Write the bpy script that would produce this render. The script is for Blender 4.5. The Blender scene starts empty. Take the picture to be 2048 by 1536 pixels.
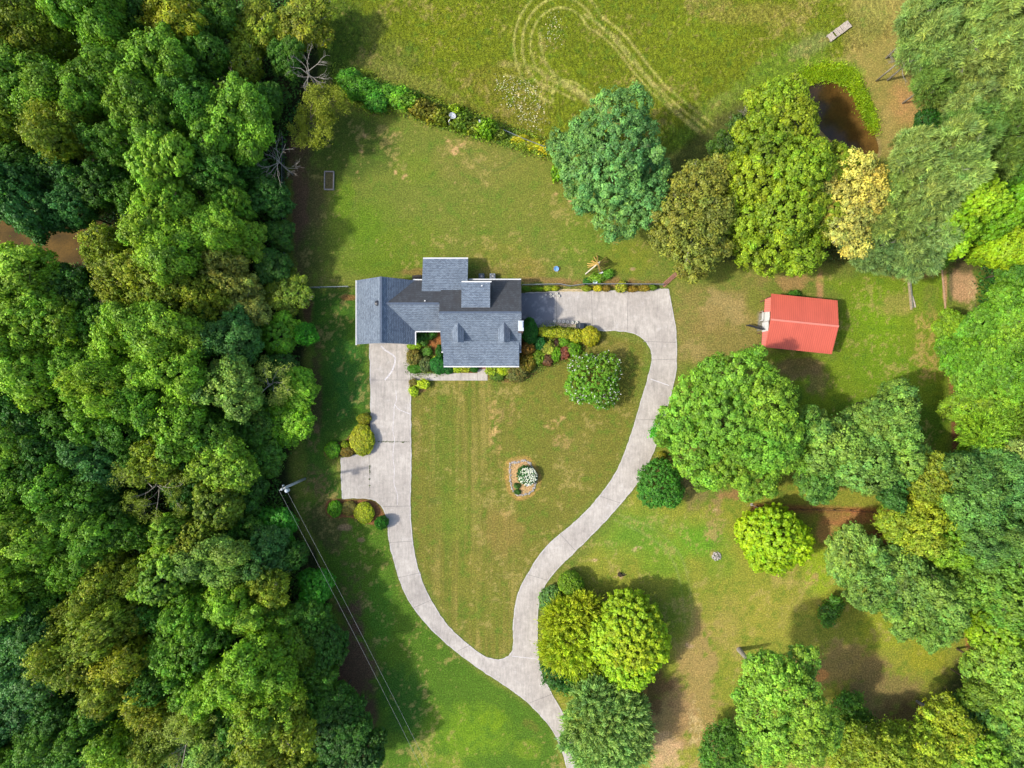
import bpy, bmesh, math, random
import numpy as np
from mathutils import Vector, Matrix
from mathutils.geometry import tessellate_polygon
D = bpy.data
SC = bpy.context.scene
R = math.radians
# ------------------------------------------------------------------ camera, sky, sun, exposure
CAMH = 95.0                      # flying height, metres
MPP = 0.07                       # metres on the ground per photo pixel (2048 wide)
cam = D.objects.new('camera', D.cameras.new('camera'))
SC.collection.objects.link(cam)
cam.location = (0, 0, CAMH)
cam.rotation_euler = (0, 0, 0)
cam.data.sensor_width = 36
cam.data.lens = 36 * CAMH / (2048 * MPP)
cam.data.clip_start = 1; cam.data.clip_end = 3000
SC.camera = cam
SUN_EL, SUN_AZ = 47.0, 190.0      # azimuth: direction towards the sun, degrees from +X counter-clockwise
w = D.worlds.new('World'); SC.world = w; w.use_nodes = True
nt = w.node_tree
for n in list(nt.nodes): nt.nodes.remove(n)
sky = nt.nodes.new('ShaderNodeTexSky'); sky.sky_type = 'NISHITA'; sky.sun_disc = False
sky.sun_elevation = R(SUN_EL); sky.sun_rotation = R(90 - SUN_AZ)
sky.air_density = 1.0; sky.dust_density = 2.5; sky.ozone_density = 1.0
bg = nt.nodes.new('ShaderNodeBackground'); bg.inputs[1].default_value = 0.15
out = nt.nodes.new('ShaderNodeOutputWorld')
nt.links.new(sky.outputs[0], bg.inputs[0]); nt.links.new(bg.outputs[0], out.inputs[0])
sl = D.lights.new('sun', 'SUN'); sl.energy = 2.2; sl.angle = R(2.2); sl.color = (1.0, 0.955, 0.88)
sun = D.objects.new('sun', sl); SC.collection.objects.link(sun)
sd = Vector((math.cos(R(SUN_EL))*math.cos(R(SUN_AZ)), math.cos(R(SUN_EL))*math.sin(R(SUN_AZ)), math.sin(R(SUN_EL))))
sun.rotation_euler = sd.to_track_quat('Z', 'Y').to_euler()
sun.location = sd * 120
SC.view_settings.view_transform = 'Standard'; SC.view_settings.look = 'None'
SC.view_settings.exposure = 1.28; SC.view_settings.gamma = 1.0
GAIN = 1.75                      # light reaching a flat sunlit surface; turns picture colours into albedos

# ------------------------------------------------------------------ helpers
def lin(c):
    c = c/255.0
    return c/12.92 if c <= .04045 else ((c+.055)/1.055)**2.4
def S(r, g, b, k=1.0):
    return (lin(r)/GAIN*k, lin(g)/GAIN*k, lin(b)/GAIN*k, 1.0)
def W(px, py, z=0.0):
    k = MPP*(1 - z/CAMH)
    return Vector(((px-1024)*k, (768-py)*k, z))
def link(o, parent=None):
    SC.collection.objects.link(o)
    if parent is not None: o.parent = parent
    return o
def tag(o, label=None, cat=None, group=None, kind=None):
    if label: o['label'] = label
    if cat: o['category'] = cat
    if group: o['group'] = group
    if kind: o['kind'] = kind
    return o
def empty(name, loc, label, cat, group=None, rz=0):
    o = D.objects.new(name, None); o.location = loc; o.rotation_euler = (0, 0, rz); o.empty_display_size = .3
    link(o); return tag(o, label, cat, group)

def mat(name):
    m = D.materials.new(name); m.use_nodes = True
    nt = m.node_tree
    for n in list(nt.nodes): nt.nodes.remove(n)
    o = nt.nodes.new('ShaderNodeOutputMaterial'); b = nt.nodes.new('ShaderNodeBsdfPrincipled')
    nt.links.new(b.outputs[0], o.inputs[0])
    b.inputs['Roughness'].default_value = .8
    b.inputs['Specular IOR Level'].default_value = .25
    return m, nt, b
def N(nt, t, **kw):
    n = nt.nodes.new('ShaderNode'+t)
    for k, v in kw.items():
        if k in n.inputs: n.inputs[k].default_value = v
        else: setattr(n, k, v)
    return n
def mix(nt, a, b, f, bt='MIX'):
    n = nt.nodes.new('ShaderNodeMix'); n.data_type = 'RGBA'; n.blend_type = bt
    for s, v in ((0, f), (6, a), (7, b)):
        if hasattr(v, 'links') or hasattr(v, 'is_linked'): nt.links.new(v, n.inputs[s])
        else: n.inputs[s].default_value = v
    return n.outputs[2]
def ramp(nt, fac, stops):
    n = nt.nodes.new('ShaderNodeValToRGB')
    e = n.color_ramp.elements
    while len(e) < len(stops): e.new(.5)
    for i, (p, c) in enumerate(stops):
        e[i].position = p; e[i].color = c if len(c) == 4 else (*c, 1)
    nt.links.new(fac, n.inputs[0]); return n.outputs[0]
def noise(nt, scale, detail=3, vec=None, rough=.6):
    n = N(nt, 'TexNoise'); n.inputs['Scale'].default_value = scale; n.inputs['Detail'].default_value = detail
    n.inputs['Roughness'].default_value = rough
    if vec is not None: nt.links.new(vec, n.inputs['Vector'])
    return n.outputs[0]
def coords(nt, kind='Object', scale=(1, 1, 1), rot=0):
    t = N(nt, 'TexCoord'); m = N(nt, 'Mapping'); m.inputs['Scale'].default_value = scale; m.inputs['Rotation'].default_value = (0, 0, rot)
    nt.links.new(t.outputs[kind], m.inputs[0]); return m.outputs[0]
def G(v): return (v, v, v, 1)
def simple(name, col, rough=.7, var=.25, scale=6, spec=.25, metal=0, bump=0):
    m, nt, b = mat(name)
    v = coords(nt)
    n = noise(nt, scale, 4, v)
    c = mix(nt, col, ramp(nt, n, [(.3, G(1-var)), (.7, G(1+var))]), 1.0, 'MULTIPLY')
    nt.links.new(c, b.inputs['Base Color'])
    b.inputs['Roughness'].default_value = rough; b.inputs['Specular IOR Level'].default_value = spec
    b.inputs['Metallic'].default_value = metal
    if bump:
        bp = N(nt, 'Bump'); bp.inputs['Strength'].default_value = bump; bp.inputs['Distance'].default_value = .03
        nt.links.new(n, bp.inputs['Height']); nt.links.new(bp.outputs[0], b.inputs['Normal'])
    return m

class MB:
    def __init__(s): s.v = []; s.f = []; s.uv = None
    def add(s, vs, fs):
        k = len(s.v); s.v += [tuple(v) for v in vs]; s.f += [tuple(i+k for i in f) for f in fs]; return s
    def box(s, c, d, rz=0, M=None):
        x, y, z = d[0]/2, d[1]/2, d[2]/2
        vs = [Vector((a*x, b*y, e*z)) for a in (-1, 1) for b in (-1, 1) for e in (-1, 1)]
        q = Matrix.Rotation(rz, 3, 'Z') if M is None else M
        vs = [q @ v + Vector(c) for v in vs]
        return s.add(vs, [(0, 1, 3, 2), (4, 6, 7, 5), (0, 4, 5, 1), (2, 3, 7, 6), (0, 2, 6, 4), (1, 5, 7, 3)])
    def bar(s, a, b, wd, ht=None):
        a = Vector(a); b = Vector(b); ht = ht or wd
        d = b-a; L = d.length
        if L < 1e-6: return s
        q = d.to_track_quat('X', 'Z').to_matrix()
        return s.box((a+b)/2, (L, wd, ht), M=q)
    def tube(s, pts, rad, n=7, cap=True):
        pts = [Vector(p) for p in pts]; k0 = len(s.v); m = len(pts)
        if not hasattr(rad, '__len__'): rad = [rad]*m
        up = None
        for i, p in enumerate(pts):
            d = (pts[min(i+1, m-1)]-pts[max(i-1, 0)]).normalized()
            if up is None:
                up = d.orthogonal().normalized()
            else:
                up = (up - d*up.dot(d))
                up = up.normalized() if up.length > 1e-5 else d.orthogonal().normalized()
            sd_ = d.cross(up)
            for j in range(n):
                a = 2*math.pi*j/n
                s.v.append(tuple(p + (up*math.cos(a)+sd_*math.sin(a))*rad[i]))
        for i in range(m-1):
            for j in range(n):
                a = k0+i*n+j; b = k0+i*n+(j+1) % n
                s.f.append((a, b, b+n, a+n))
        if cap:
            s.f.append(tuple(k0+j for j in range(n))[::-1]); s.f.append(tuple(k0+(m-1)*n+j for j in range(n)))
        return s
    def cyl(s, c, r, h, n=16, r2=None):
        c = Vector(c); return s.tube([c, c+Vector((0, 0, h))], [r, r if r2 is None else r2], n)
    def lathe(s, c, prof, n=20):
        c = Vector(c); k0 = len(s.v)
        for (r, z) in prof:
            for j in range(n):
                a = 2*math.pi*j/n; s.v.append((c.x+r*math.cos(a), c.y+r*math.sin(a), c.z+z))
        for i in range(len(prof)-1):
            for j in range(n):
                a = k0+i*n+j; b = k0+i*n+(j+1) % n
                s.f.append((a, b, b+n, a+n))
        s.f.append(tuple(k0+j for j in range(n))[::-1]); s.f.append(tuple(k0+(len(prof)-1)*n+j for j in range(n)))
        return s
    def prism(s, poly, z0, z1, bottom=True):
        n = len(poly); vs = [(p[0], p[1], z0) for p in poly]+[(p[0], p[1], z1) for p in poly]
        fs = [(i, (i+1) % n, (i+1) % n+n, i+n) for i in range(n)]
        tri = tessellate_polygon([[Vector((p[0], p[1], 0)) for p in poly]])
        fs += [tuple(i+n for i in t) for t in tri]
        if bottom: fs += [tuple(t)[::-1] for t in tri]
        return s.add(vs, fs)
    def rock(s, c, r, rng, flat=.6):
        bm = bmesh.new(); bmesh.ops.create_icosphere(bm, subdivisions=1, radius=1)
        q = Matrix.Rotation(rng.random()*6, 3, 'Z')
        sc_ = (rng.uniform(.8, 1.2), rng.uniform(.6, 1.), flat*rng.uniform(.8, 1.2))
        vs = [q @ Vector((v.co.x*sc_[0]*rng.uniform(.85, 1.1), v.co.y*sc_[1]*rng.uniform(.85, 1.1), v.co.z*sc_[2]))*r+Vector(c) for v in bm.verts]
        fs = [tuple(v.index for v in f.verts) for f in bm.faces]; bm.free()
        return s.add(vs, fs)
    def build(s, name, m, parent=None, smooth=False, bevel=0):
        me = D.meshes.new(name); me.from_pydata(s.v, [], s.f); me.update()
        bm = bmesh.new(); bm.from_mesh(me); bmesh.ops.recalc_face_normals(bm, faces=bm.faces)
        if bevel: bmesh.ops.bevel(bm, geom=bm.edges[:], offset=bevel, segments=1, affect='EDGES')
        bm.to_mesh(me); bm.free()
        for x in (m if isinstance(m, (list, tuple)) else [m]): me.materials.append(x)
        if smooth: me.polygons.foreach_set('use_smooth', [True]*len(me.polygons))
        return link(D.objects.new(name, me), parent)

def npmesh(name, V, F, mats, col=None, uv=None):
    """mesh straight from arrays; F is (n,4) or (n,3)"""
    me = D.meshes.new(name); k = F.shape[1]
    me.vertices.add(len(V)); me.vertices.foreach_set('co', V.astype(np.float32).ravel())
    me.loops.add(F.size); me.loops.foreach_set('vertex_index', F.astype(np.int32).ravel())
    me.polygons.add(len(F)); me.polygons.foreach_set('loop_start', np.arange(0, F.size, k, dtype=np.int32))
    me.polygons.foreach_set('loop_total', np.full(len(F), k, dtype=np.int32))
    me.update(calc_edges=True)
    if col is not None:
        a = me.color_attributes.new('tint', 'FLOAT_COLOR', 'POINT')
        c = np.ones((len(V), 4), np.float32); c[:, :col.shape[1]] = col
        a.data.foreach_set('color', c.ravel())
    for m in mats: me.materials.append(m)
    return me

def catmull(pts, n=6, closed=False):
    P = [np.array(p, float) for p in pts]; o = []
    m = len(P)
    rng_ = range(m) if closed else range(m-1)
    for i in rng_:
        p0 = P[(i-1) % m] if closed else P[max(i-1, 0)]; p1 = P[i]; p2 = P[(i+1) % m]; p3 = P[(i+2) % m] if closed else P[min(i+2, m-1)]
        for k in range(n):
            t = k/n
            o.append(tuple(.5*((2*p1)+(-p0+p2)*t+(2*p0-5*p1+4*p2-p3)*t*t+(-p0+3*p1-3*p2+p3)*t**3)))
    if not closed: o.append(tuple(P[-1]))
    return o

class VN:                                   # value noise for numpy arrays
    def __init__(s, seed): s.g = np.random.default_rng(seed).random((256, 256))
    def __call__(s, x, y, octs=3):
        r = np.zeros_like(x, dtype=float); a = 1; t = 0
        for o in range(octs):
            xi = np.floor(x).astype(int); yi = np.floor(y).astype(int); fx = x-xi; fy = y-yi
            fx = fx*fx*(3-2*fx); fy = fy*fy*(3-2*fy); g = s.g
            A = g[xi & 255, yi & 255]; B = g[(xi+1) & 255, yi & 255]; C_ = g[xi & 255, (yi+1) & 255]; E = g[(xi+1) & 255, (yi+1) & 255]
            r += a*((A*(1-fx)+B*fx)*(1-fy)+(C_*(1-fx)+E*fx)*fy); t += a; a *= .5; x = x*2.03+17; y = y*2.03+5
        return r/t-.5
def inpoly(X, Y, P):
    r = np.zeros(X.shape, bool); n = len(P)
    for i in range(n):
        x1, y1 = P[i]; x2, y2 = P[(i+1) % n]
        if y1 == y2: continue
        c = ((y1 > Y) != (y2 > Y)) & (X < (x2-x1)*(Y-y1)/(y2-y1)+x1)
        r ^= c
    return r
def segdist(X, Y, P, closed=False):
    d = np.full(X.shape, 1e9); n = len(P)
    for i in range(n if closed else n-1):
        x1, y1 = P[i]; x2, y2 = P[(i+1) % n]; dx, dy = x2-x1, y2-y1; L = dx*dx+dy*dy+1e-9
        t = np.clip(((X-x1)*dx+(Y-y1)*dy)/L, 0, 1)
        d = np.minimum(d, np.hypot(X-x1-t*dx, Y-y1-t*dy))
    return d
# ------------------------------------------------------------------ driveway outline (photo pixels)
drive_px = (
 catmull([(738,684),(741,760),(742,840),(742,880)], 3) +
 catmull([(740,893),(730,905),(705,911),(682,917)], 4) + [(683,960),(685,997)] +
 catmull([(700,996),(735,997),(755,1004),(770,1024),(775,1045),(778,1080),(785,1110),(796,1150),(812,1190),(838,1230),(872,1268),(915,1305),(960,1338),(1010,1370),(1050,1400),(1090,1440),(1115,1480),(1132,1530),(1142,1580),(1146,1640)], 4) +
 catmull([(1196,1640),(1190,1570),(1165,1500),(1130,1435),(1104,1388),(1083,1345),(1076,1310),(1075,1260),(1077,1210),(1085,1180),(1110,1143),(1150,1103),(1195,1058),(1240,1008),(1280,958),(1305,908),(1325,850),(1341,790),(1351,745),(1353,700),(1350,650),(1341,600),(1337,578)], 4) +
 catmull([(1290,579),(1250,582),(1190,581),(1130,583),(1043,586)], 3) + [(1030,586),(1030,652)] +
 catmull([(1043,652),(1080,655),(1115,651),(1150,655),(1180,659),(1205,661),(1240,662),(1262,665),(1282,675),(1297,690),(1303,708),(1302,730),(1291,772),(1276,822),(1258,882),(1230,948),(1190,1003),(1150,1044),(1100,1086),(1066,1130),(1041,1175),(1031,1210),(1027,1250),(1027,1288),(1022,1306),(1010,1316),(992,1319),(968,1312),(940,1293),(895,1250),(862,1200),(840,1150),(828,1100),(822,1050),(821,1000),(822,900),(821,800),(819,740),(819,684)], 4))
hedge_px = [(640,120),(690,150),(760,185),(830,205),(900,240),(960,262),(1020,285),(1080,310),(1130,320),(1230,310),(1370,300),(1440,250),(1490,200),(1560,150),(1640,130),(1720,100),(1810,60)]
pond_px = catmull([(1590,185),(1605,168),(1630,160),(1660,159),(1690,166),(1704,182),(1712,200),(1726,222),(1742,252),(1753,280),(1757,300),(1748,318),(1720,318),(1690,300),(1650,270),(1615,225)], 4, True)
pool_px = catmull([(-160,430),(-60,436),(0,440),(60,450),(120,452),(170,440),(215,448),(228,480),(205,515),(150,530),(100,528),(50,515),(0,505),(-60,500),(-160,496)], 3, True)

# ------------------------------------------------------------------ ground sheet
step = 0.2
xs = np.concatenate([[-1500,-700,-300,-160,-110], np.arange(-80, 80.01, step), [110,160,300,700,1500]])
ys = np.concatenate([[-1500,-700,-300,-160,-95], np.arange(-61, 61.01, step), [95,160,300,700,1500]])
GX, GY = np.meshgrid(xs, ys)
PX = GX/MPP+1024; PY = 768-GY/MPP
vn = VN(3); vn2 = VN(8); vn3 = VN(21)
n1 = vn(PX/60, PY/60, 4); n2 = vn2(PX/16, PY/16, 3); n3 = vn3(PX/5.5, PY/5.5, 2)
n4 = VN(33)(PX/2.2, PY/4.5, 2)
col = np.zeros(PX.shape+(3,)); alb = lambda c: np.array(S(*c)[:3])
col[:] = alb((114,124,48))
wild = np.zeros(PX.shape)                  # 1 where the grass grows tall
def over(wt, c, k=1.0):
    global col
    wt = np.clip(wt*k, 0, 1)[..., None]
    col = col*(1-wt)+alb(c)*wt
def sst(x): x = np.clip(x, 0, 1); return x*x*(3-2*x)
def blob(px, py, rx, ry, c, k=.8, soft=.5, ang=0, patch=.6):
    a = R(ang); dx = PX-px; dy = PY-py
    u = (dx*math.cos(a)+dy*math.sin(a))/rx; v = (-dx*math.sin(a)+dy*math.cos(a))/ry
    d = np.hypot(u, v)
    wt = sst((1-d+patch*(n1*1.1+n2*.9+n3*.35))/soft)
    wt[d > 2.2] = 0
    if rx < 40 and patch > .65: wt *= np.clip(.55+3.2*n3+1.6*n4, 0, 1)
    over(wt, c, k)
def area(P, c, k=1, soft=20, amp=25):
    m = inpoly(PX, PY, P); d = segdist(PX, PY, P, True); d = np.where(m, d, -d)
    over(sst(.5+(d+amp*(n1*1.2+n2*.6))/soft), c, k)
def line(P, wd, c, k=.6, broken=.5):
    d = segdist(PX, PY, P)
    over(sst(1.2-d/wd)*np.clip(1-broken+broken*3*(n2+n3+.15), 0, 1), c, k)

# woods floor left and right
W_left = [(-300,-300),(640,-300),(650,120),(600,270),(572,330),(574,520),(600,580),(612,700),(600,850),(580,920),(590,1040),(640,1110),(672,1250),(700,1400),(760,1500),(790,1900),(-300,1900)]
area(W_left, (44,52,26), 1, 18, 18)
# mown field above the hedgerow
F = [(560,-300)]+hedge_px+[(1850,0),(1850,-300)]
area(F, (116,128,22), 1, 10, 8)
wild = np.where(inpoly(PX, PY, F), 1.0, 0.0)
blob(690,90,70,140,(66,96,28),.8); blob(780,120,90,60,(108,120,42),.7); blob(900,60,130,70,(124,134,20),.5)
blob(1000,160,90,50,(126,122,38),.6); blob(1120,150,90,60,(120,134,20),.7); blob(1400,60,120,70,(122,138,22),.7)
blob(1510,28,130,34,(146,138,58),.7); blob(1420,10,60,20,(146,138,62),.6); blob(1330,150,70,70,(120,136,24),.6)
blob(1560,130,170,42,(112,144,40),.7,ang=-32,patch=.9); blob(1440,215,110,34,(128,144,60),.6,ang=-30,patch=1.); blob(1620,90,60,22,(136,138,82),.6,ang=-25)
blob(1395,290,90,60,(84,118,30),.85); blob(820,160,140,30,(138,138,66),.5,ang=20); blob(930,215,90,22,(132,128,50),.5,ang=20)  # first dark blob paints the blue-green tree's shadow into the grass
blob(1040,230,80,40,(130,124,40),.6,ang=15)
blob(745,60,40,50,(104,112,48),.6); blob(1580,60,60,26,(134,136,46),.5)
# hay tracks
cx, cy = 1128, 80
for k, (rr, ww) in enumerate(((60,3),(76,3.4),(92,3.4))):
    pts = []
    for a in range(100, 331, 10):
        t = R(a); pts.append((cx-6+rr*1.02*math.cos(t), cy+10+rr*1.25*math.sin(t)))
    pts = [(1240-k*14,232-k*4),(1150-k*18,165)]+pts+[(1225+k*14,90-k*8),(1300+k*14,180-k*6),(1420+k*6,285-k*16)]
    line(catmull(pts, 3), ww, (196,190,104), .8, .35)
line(catmull([(1000,128),(1060,135),(1130,170),(1190,215),(1240,250)],3), 8, (172,164,88), .7)
line(catmull([(1010,150),(1080,165),(1150,200)],3), 3, (196,186,104), .8)
line(catmull([(1080,60),(1085,110),(1110,150),(1170,190),(1230,230)],3), 4, (190,184,104), .85)
line(catmull([(1170,30),(1210,60),(1280,140),(1340,210),(1400,262)],3), 4, (192,186,106), .85)
# far right of the field: worn tan strip around the pond
T = [(1700,-60),(1840,-60),(1850,150),(1860,190),(2000,190),(2000,240),(1850,260),(1820,330),(1770,340),(1758,260),(1720,180),(1700,90)]
area(T, (158,142,74), .9, 30, 30)
blob(1810,200,50,70,(192,146,92),.8,soft=.8); blob(1880,195,60,22,(164,108,66),.85); blob(1740,40,50,60,(136,140,64),.6); blob(1770,260,26,60,(168,150,84),.6)
blob(1665,140,80,24,(126,160,30),.9,ang=8); blob(1735,215,16,60,(128,160,34),.9,ang=-25); blob(1560,170,40,24,(120,156,34),.8,ang=-25)
blob(1695,75,14,40,(150,140,70),.6); 
# back yard
blob(620,420,44,170,(96,86,52),.85); blob(600,420,22,150,(118,88,66),.8); blob(600,300,34,40,(112,82,62),.8)
blob(700,300,110,90,(64,88,30),.8); blob(640,500,60,60,(74,92,34),.7)
blob(730,460,100,110,(92,130,20),.8,soft=.8); blob(690,400,30,60,(96,130,22),.7); blob(840,340,60,50,(110,130,36),.6); blob(960,330,150,60,(130,124,58),.55)
blob(1080,380,110,120,(124,126,50),.5); blob(820,480,90,60,(104,126,30),.6); blob(960,440,120,60,(112,122,44),.6); blob(1010,520,80,50,(132,128,48),.5)
blob(1180,480,80,70,(104,128,36),.7); blob(1060,540,40,30,(140,124,58),.6); blob(1260,520,60,50,(124,134,36),.7); blob(760,530,100,30,(96,124,26),.7)
for x, y, r in ((722,306,7),(788,272,5),(728,272,6),(716,345,5),(812,350,9),(790,345,7),(806,355,8),(895,284,6),(924,290,7),(910,300,12),(866,380,4),(910,366,6),(903,350,9),(1055,335,5),(1112,387,5),(1081,378,5),(1138,400,6),(1152,424,6),(1070,420,5),(778,438,4),(718,355,4),(1152,407,4)):
    blob(x,y,r,r*.7,(206,168,112),.9,.8,random.Random(x).uniform(0,90),1.2)
line(catmull([(925,290),(950,320),(975,340),(1010,335),(1045,305)],3), 3, (84,108,44), .6, .3)
# strip between garage and woods, the woods' shade painted into its deep green
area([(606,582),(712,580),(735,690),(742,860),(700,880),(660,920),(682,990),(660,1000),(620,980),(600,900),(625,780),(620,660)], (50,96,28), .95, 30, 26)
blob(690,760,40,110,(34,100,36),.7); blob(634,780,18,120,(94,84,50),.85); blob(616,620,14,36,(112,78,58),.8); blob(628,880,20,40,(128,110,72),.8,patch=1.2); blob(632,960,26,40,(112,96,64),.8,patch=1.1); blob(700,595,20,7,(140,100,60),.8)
# lower left lawn
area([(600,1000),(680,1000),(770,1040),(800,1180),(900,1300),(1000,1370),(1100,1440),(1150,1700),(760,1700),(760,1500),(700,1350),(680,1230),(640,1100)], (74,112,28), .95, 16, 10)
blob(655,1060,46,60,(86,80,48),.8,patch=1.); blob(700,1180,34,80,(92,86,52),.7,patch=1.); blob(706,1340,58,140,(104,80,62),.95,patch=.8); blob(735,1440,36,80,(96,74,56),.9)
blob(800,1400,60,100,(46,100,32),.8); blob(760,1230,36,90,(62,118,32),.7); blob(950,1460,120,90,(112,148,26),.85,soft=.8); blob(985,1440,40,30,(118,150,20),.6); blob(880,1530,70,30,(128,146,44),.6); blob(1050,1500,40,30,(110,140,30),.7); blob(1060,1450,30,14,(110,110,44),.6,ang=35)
blob(690,1055,16,8,(150,126,92),.9); blob(722,1080,10,6,(150,126,92),.8)
# front lawn inside the loop
area([(822,690),(1200,664),(1290,690),(1270,830),(1220,960),(1100,1086),(1035,1190),(1020,1310),(980,1316),(900,1250),(830,1110),(820,1000)], (118,115,46), .92, 14, 6)
st = vn(PX/4.5, PY/150+3, 3)+.5*vn2(PX/14, PY/400, 1)
def inlawn(): return sst(segdist(PX, PY, [(930,760),(940,1100),(990,1250)])*-1/60+1.9)
over(np.clip(st*2.6, 0, 1)*inlawn(), (156,142,74), .7); over(np.clip(-st*2.6, 0, 1)*inlawn(), (94,118,38), .7)
blob(890,900,40,130,(104,118,40),.6); blob(905,1030,60,80,(118,132,44),.6,soft=.8); blob(988,860,20,70,(204,168,104),.95,patch=.9,soft=.9); blob(1000,900,6,40,(196,158,96),.7,patch=1.1); blob(1010,830,22,30,(146,128,72),.6,patch=1.)
blob(1112,846,38,16,(190,158,98),.75,ang=-25,patch=1.1); blob(1122,882,30,20,(190,156,100),.75,ang=-40,patch=1.1); blob(1060,870,30,60,(110,122,42),.5); blob(1150,900,60,60,(126,120,54),.5)
blob(1010,1060,50,60,(140,122,60),.6); blob(930,1150,50,60,(132,126,52),.6); blob(1040,990,60,50,(112,118,44),.6); blob(970,1220,50,60,(114,120,42),.6); blob(1230,760,40,70,(118,118,42),.6); blob(1240,700,30,20,(140,126,64),.6)
blob(1010,1030,12,14,(190,160,96),.6,patch=1.); blob(1015,940,10,24,(180,156,76),.8,patch=1.); blob(1085,1000,18,6,(176,156,84),.6,patch=1.2); blob(835,870,8,40,(150,134,76),.6,patch=1.); blob(870,1000,18,10,(88,108,44),.5)
# right of the drive
area([(1345,580),(1540,540),(1530,720),(1350,730)], (138,126,66), .9, 26, 22)
blob(1450,620,70,50,(166,146,92),.7,patch=1.2); blob(1390,700,40,30,(160,142,86),.6,patch=1.2)
blob(1420,650,60,40,(144,126,68),.6,patch=1.); blob(1470,560,60,30,(122,128,52),.6); blob(1510,600,26,40,(114,126,44),.7); blob(1580,560,60,22,(166,132,82),.8,patch=.9); blob(1640,570,10,36,(188,144,96),.85)
area([(1640,560),(1900,530),(1905,760),(1900,920),(1700,910),(1560,800),(1530,715),(1665,710),(1680,600)], (112,138,26), .95, 30, 26)
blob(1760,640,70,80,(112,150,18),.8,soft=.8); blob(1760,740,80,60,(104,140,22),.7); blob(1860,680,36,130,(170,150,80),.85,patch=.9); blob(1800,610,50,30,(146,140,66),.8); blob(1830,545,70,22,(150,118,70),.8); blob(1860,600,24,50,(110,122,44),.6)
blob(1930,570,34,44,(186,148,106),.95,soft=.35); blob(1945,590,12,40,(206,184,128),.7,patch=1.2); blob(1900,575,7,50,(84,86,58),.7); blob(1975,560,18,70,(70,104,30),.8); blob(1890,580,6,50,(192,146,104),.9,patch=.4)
blob(1600,735,70,26,(116,98,62),.85); blob(1630,770,40,40,(130,112,72),.7,patch=1.); blob(1590,790,30,30,(62,104,30),.8); blob(1730,820,80,30,(82,126,26),.7); blob(1850,850,60,50,(66,108,24),.8)  # last dark green blob is lush grass with some shadow painted in
line([(1900,720),(1908,800),(1914,925)], 9, (176,120,76), .85, .3); line([(1885,640),(1900,720)], 12, (176,134,80), .6)
blob(1910,870,10,60,(120,80,56),.8)
# lower right meadow
area([(1130,1170),(1250,1020),(1320,880),(1400,1000),(1900,960),(1960,1230),(1960,1700),(1180,1700),(1080,1340),(1090,1200)], (142,146,50), .95, 26, 24)
over(sst((n1*1.8+n2*1.2-.05)*3)*np.clip((PX-1330)/80, 0, 1)*np.clip((PY-1080)/80, 0, 1)*np.clip((1900-PX)/60, 0, 1), (178,158,92), .6)
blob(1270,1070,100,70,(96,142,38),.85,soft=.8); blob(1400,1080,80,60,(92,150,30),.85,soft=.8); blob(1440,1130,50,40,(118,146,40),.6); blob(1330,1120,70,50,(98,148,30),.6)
blob(1340,940,70,40,(126,118,66),.8,patch=1.); blob(1400,980,60,50,(134,120,72),.8,patch=1.); blob(1430,1030,24,80,(158,134,84),.7,patch=1.1); blob(1480,990,50,16,(156,120,74),.8); blob(1620,975,90,22,(156,150,52),.8)
blob(1560,1240,120,90,(160,154,60),.8,soft=.9); blob(1450,1240,60,110,(160,148,70),.8,soft=.9); blob(1640,1140,44,60,(144,172,30),.85); blob(1620,1160,20,20,(182,146,96),.7,patch=.9); blob(1650,1060,30,40,(184,142,84),.85)
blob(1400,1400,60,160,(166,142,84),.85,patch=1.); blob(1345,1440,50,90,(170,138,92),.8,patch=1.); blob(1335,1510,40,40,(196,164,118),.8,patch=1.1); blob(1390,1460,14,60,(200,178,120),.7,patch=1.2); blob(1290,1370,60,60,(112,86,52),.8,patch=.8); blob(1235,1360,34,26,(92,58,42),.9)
blob(1300,1250,60,60,(92,128,30),.6); blob(1360,1200,30,90,(112,140,36),.6)
line([(1510,1015),(1600,1018),(1780,1025)], 11, (168,106,68), .9, .2); blob(1700,1040,90,16,(174,118,74),.8); blob(1760,1080,60,40,(150,92,58),.9); blob(1700,1080,40,20,(172,118,72),.7); blob(1640,1020,60,30,(120,110,52),.5)
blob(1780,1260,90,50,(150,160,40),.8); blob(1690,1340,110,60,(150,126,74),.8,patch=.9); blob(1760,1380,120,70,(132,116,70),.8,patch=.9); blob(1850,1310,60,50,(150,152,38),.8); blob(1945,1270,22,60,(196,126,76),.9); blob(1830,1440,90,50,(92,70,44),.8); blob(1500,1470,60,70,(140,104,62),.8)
blob(1640,1350,26,16,(196,140,76),.9); blob(1610,1345,16,10,(214,146,84),.9)
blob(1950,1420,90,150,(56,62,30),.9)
for x, y, r in ((1155,1108,9),(1190,1120,8),(1275,1098,14),(1233,1110,6),(1240,1150,18),(1428,1020,8),(1600,1290,8),(1497,1010,6),(1380,1290,10)):
    blob(x,y,r,r*.6,(204,170,128),.85,.8,0,1.2)
line(catmull([(1240,1030),(1310,1060),(1360,1110),(1380,1180),(1385,1260)],4), 3, (146,156,84), .5, .4); line(catmull([(1230,1040),(1300,1075),(1345,1120),(1365,1190),(1370,1260)],4), 3, (146,156,84), .5, .4)
gm = sst((col[..., 1]-col[..., 0]*.75)*40)
over(sst((n1*1.2+n2*1.4+n3*1.3+n4*.6-.3)*3)*gm, (176,156,92), .5)
over(sst((-n2*1.6-n3*.9-.2)*3.2)*gm, (84,126,32), .45)
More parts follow.
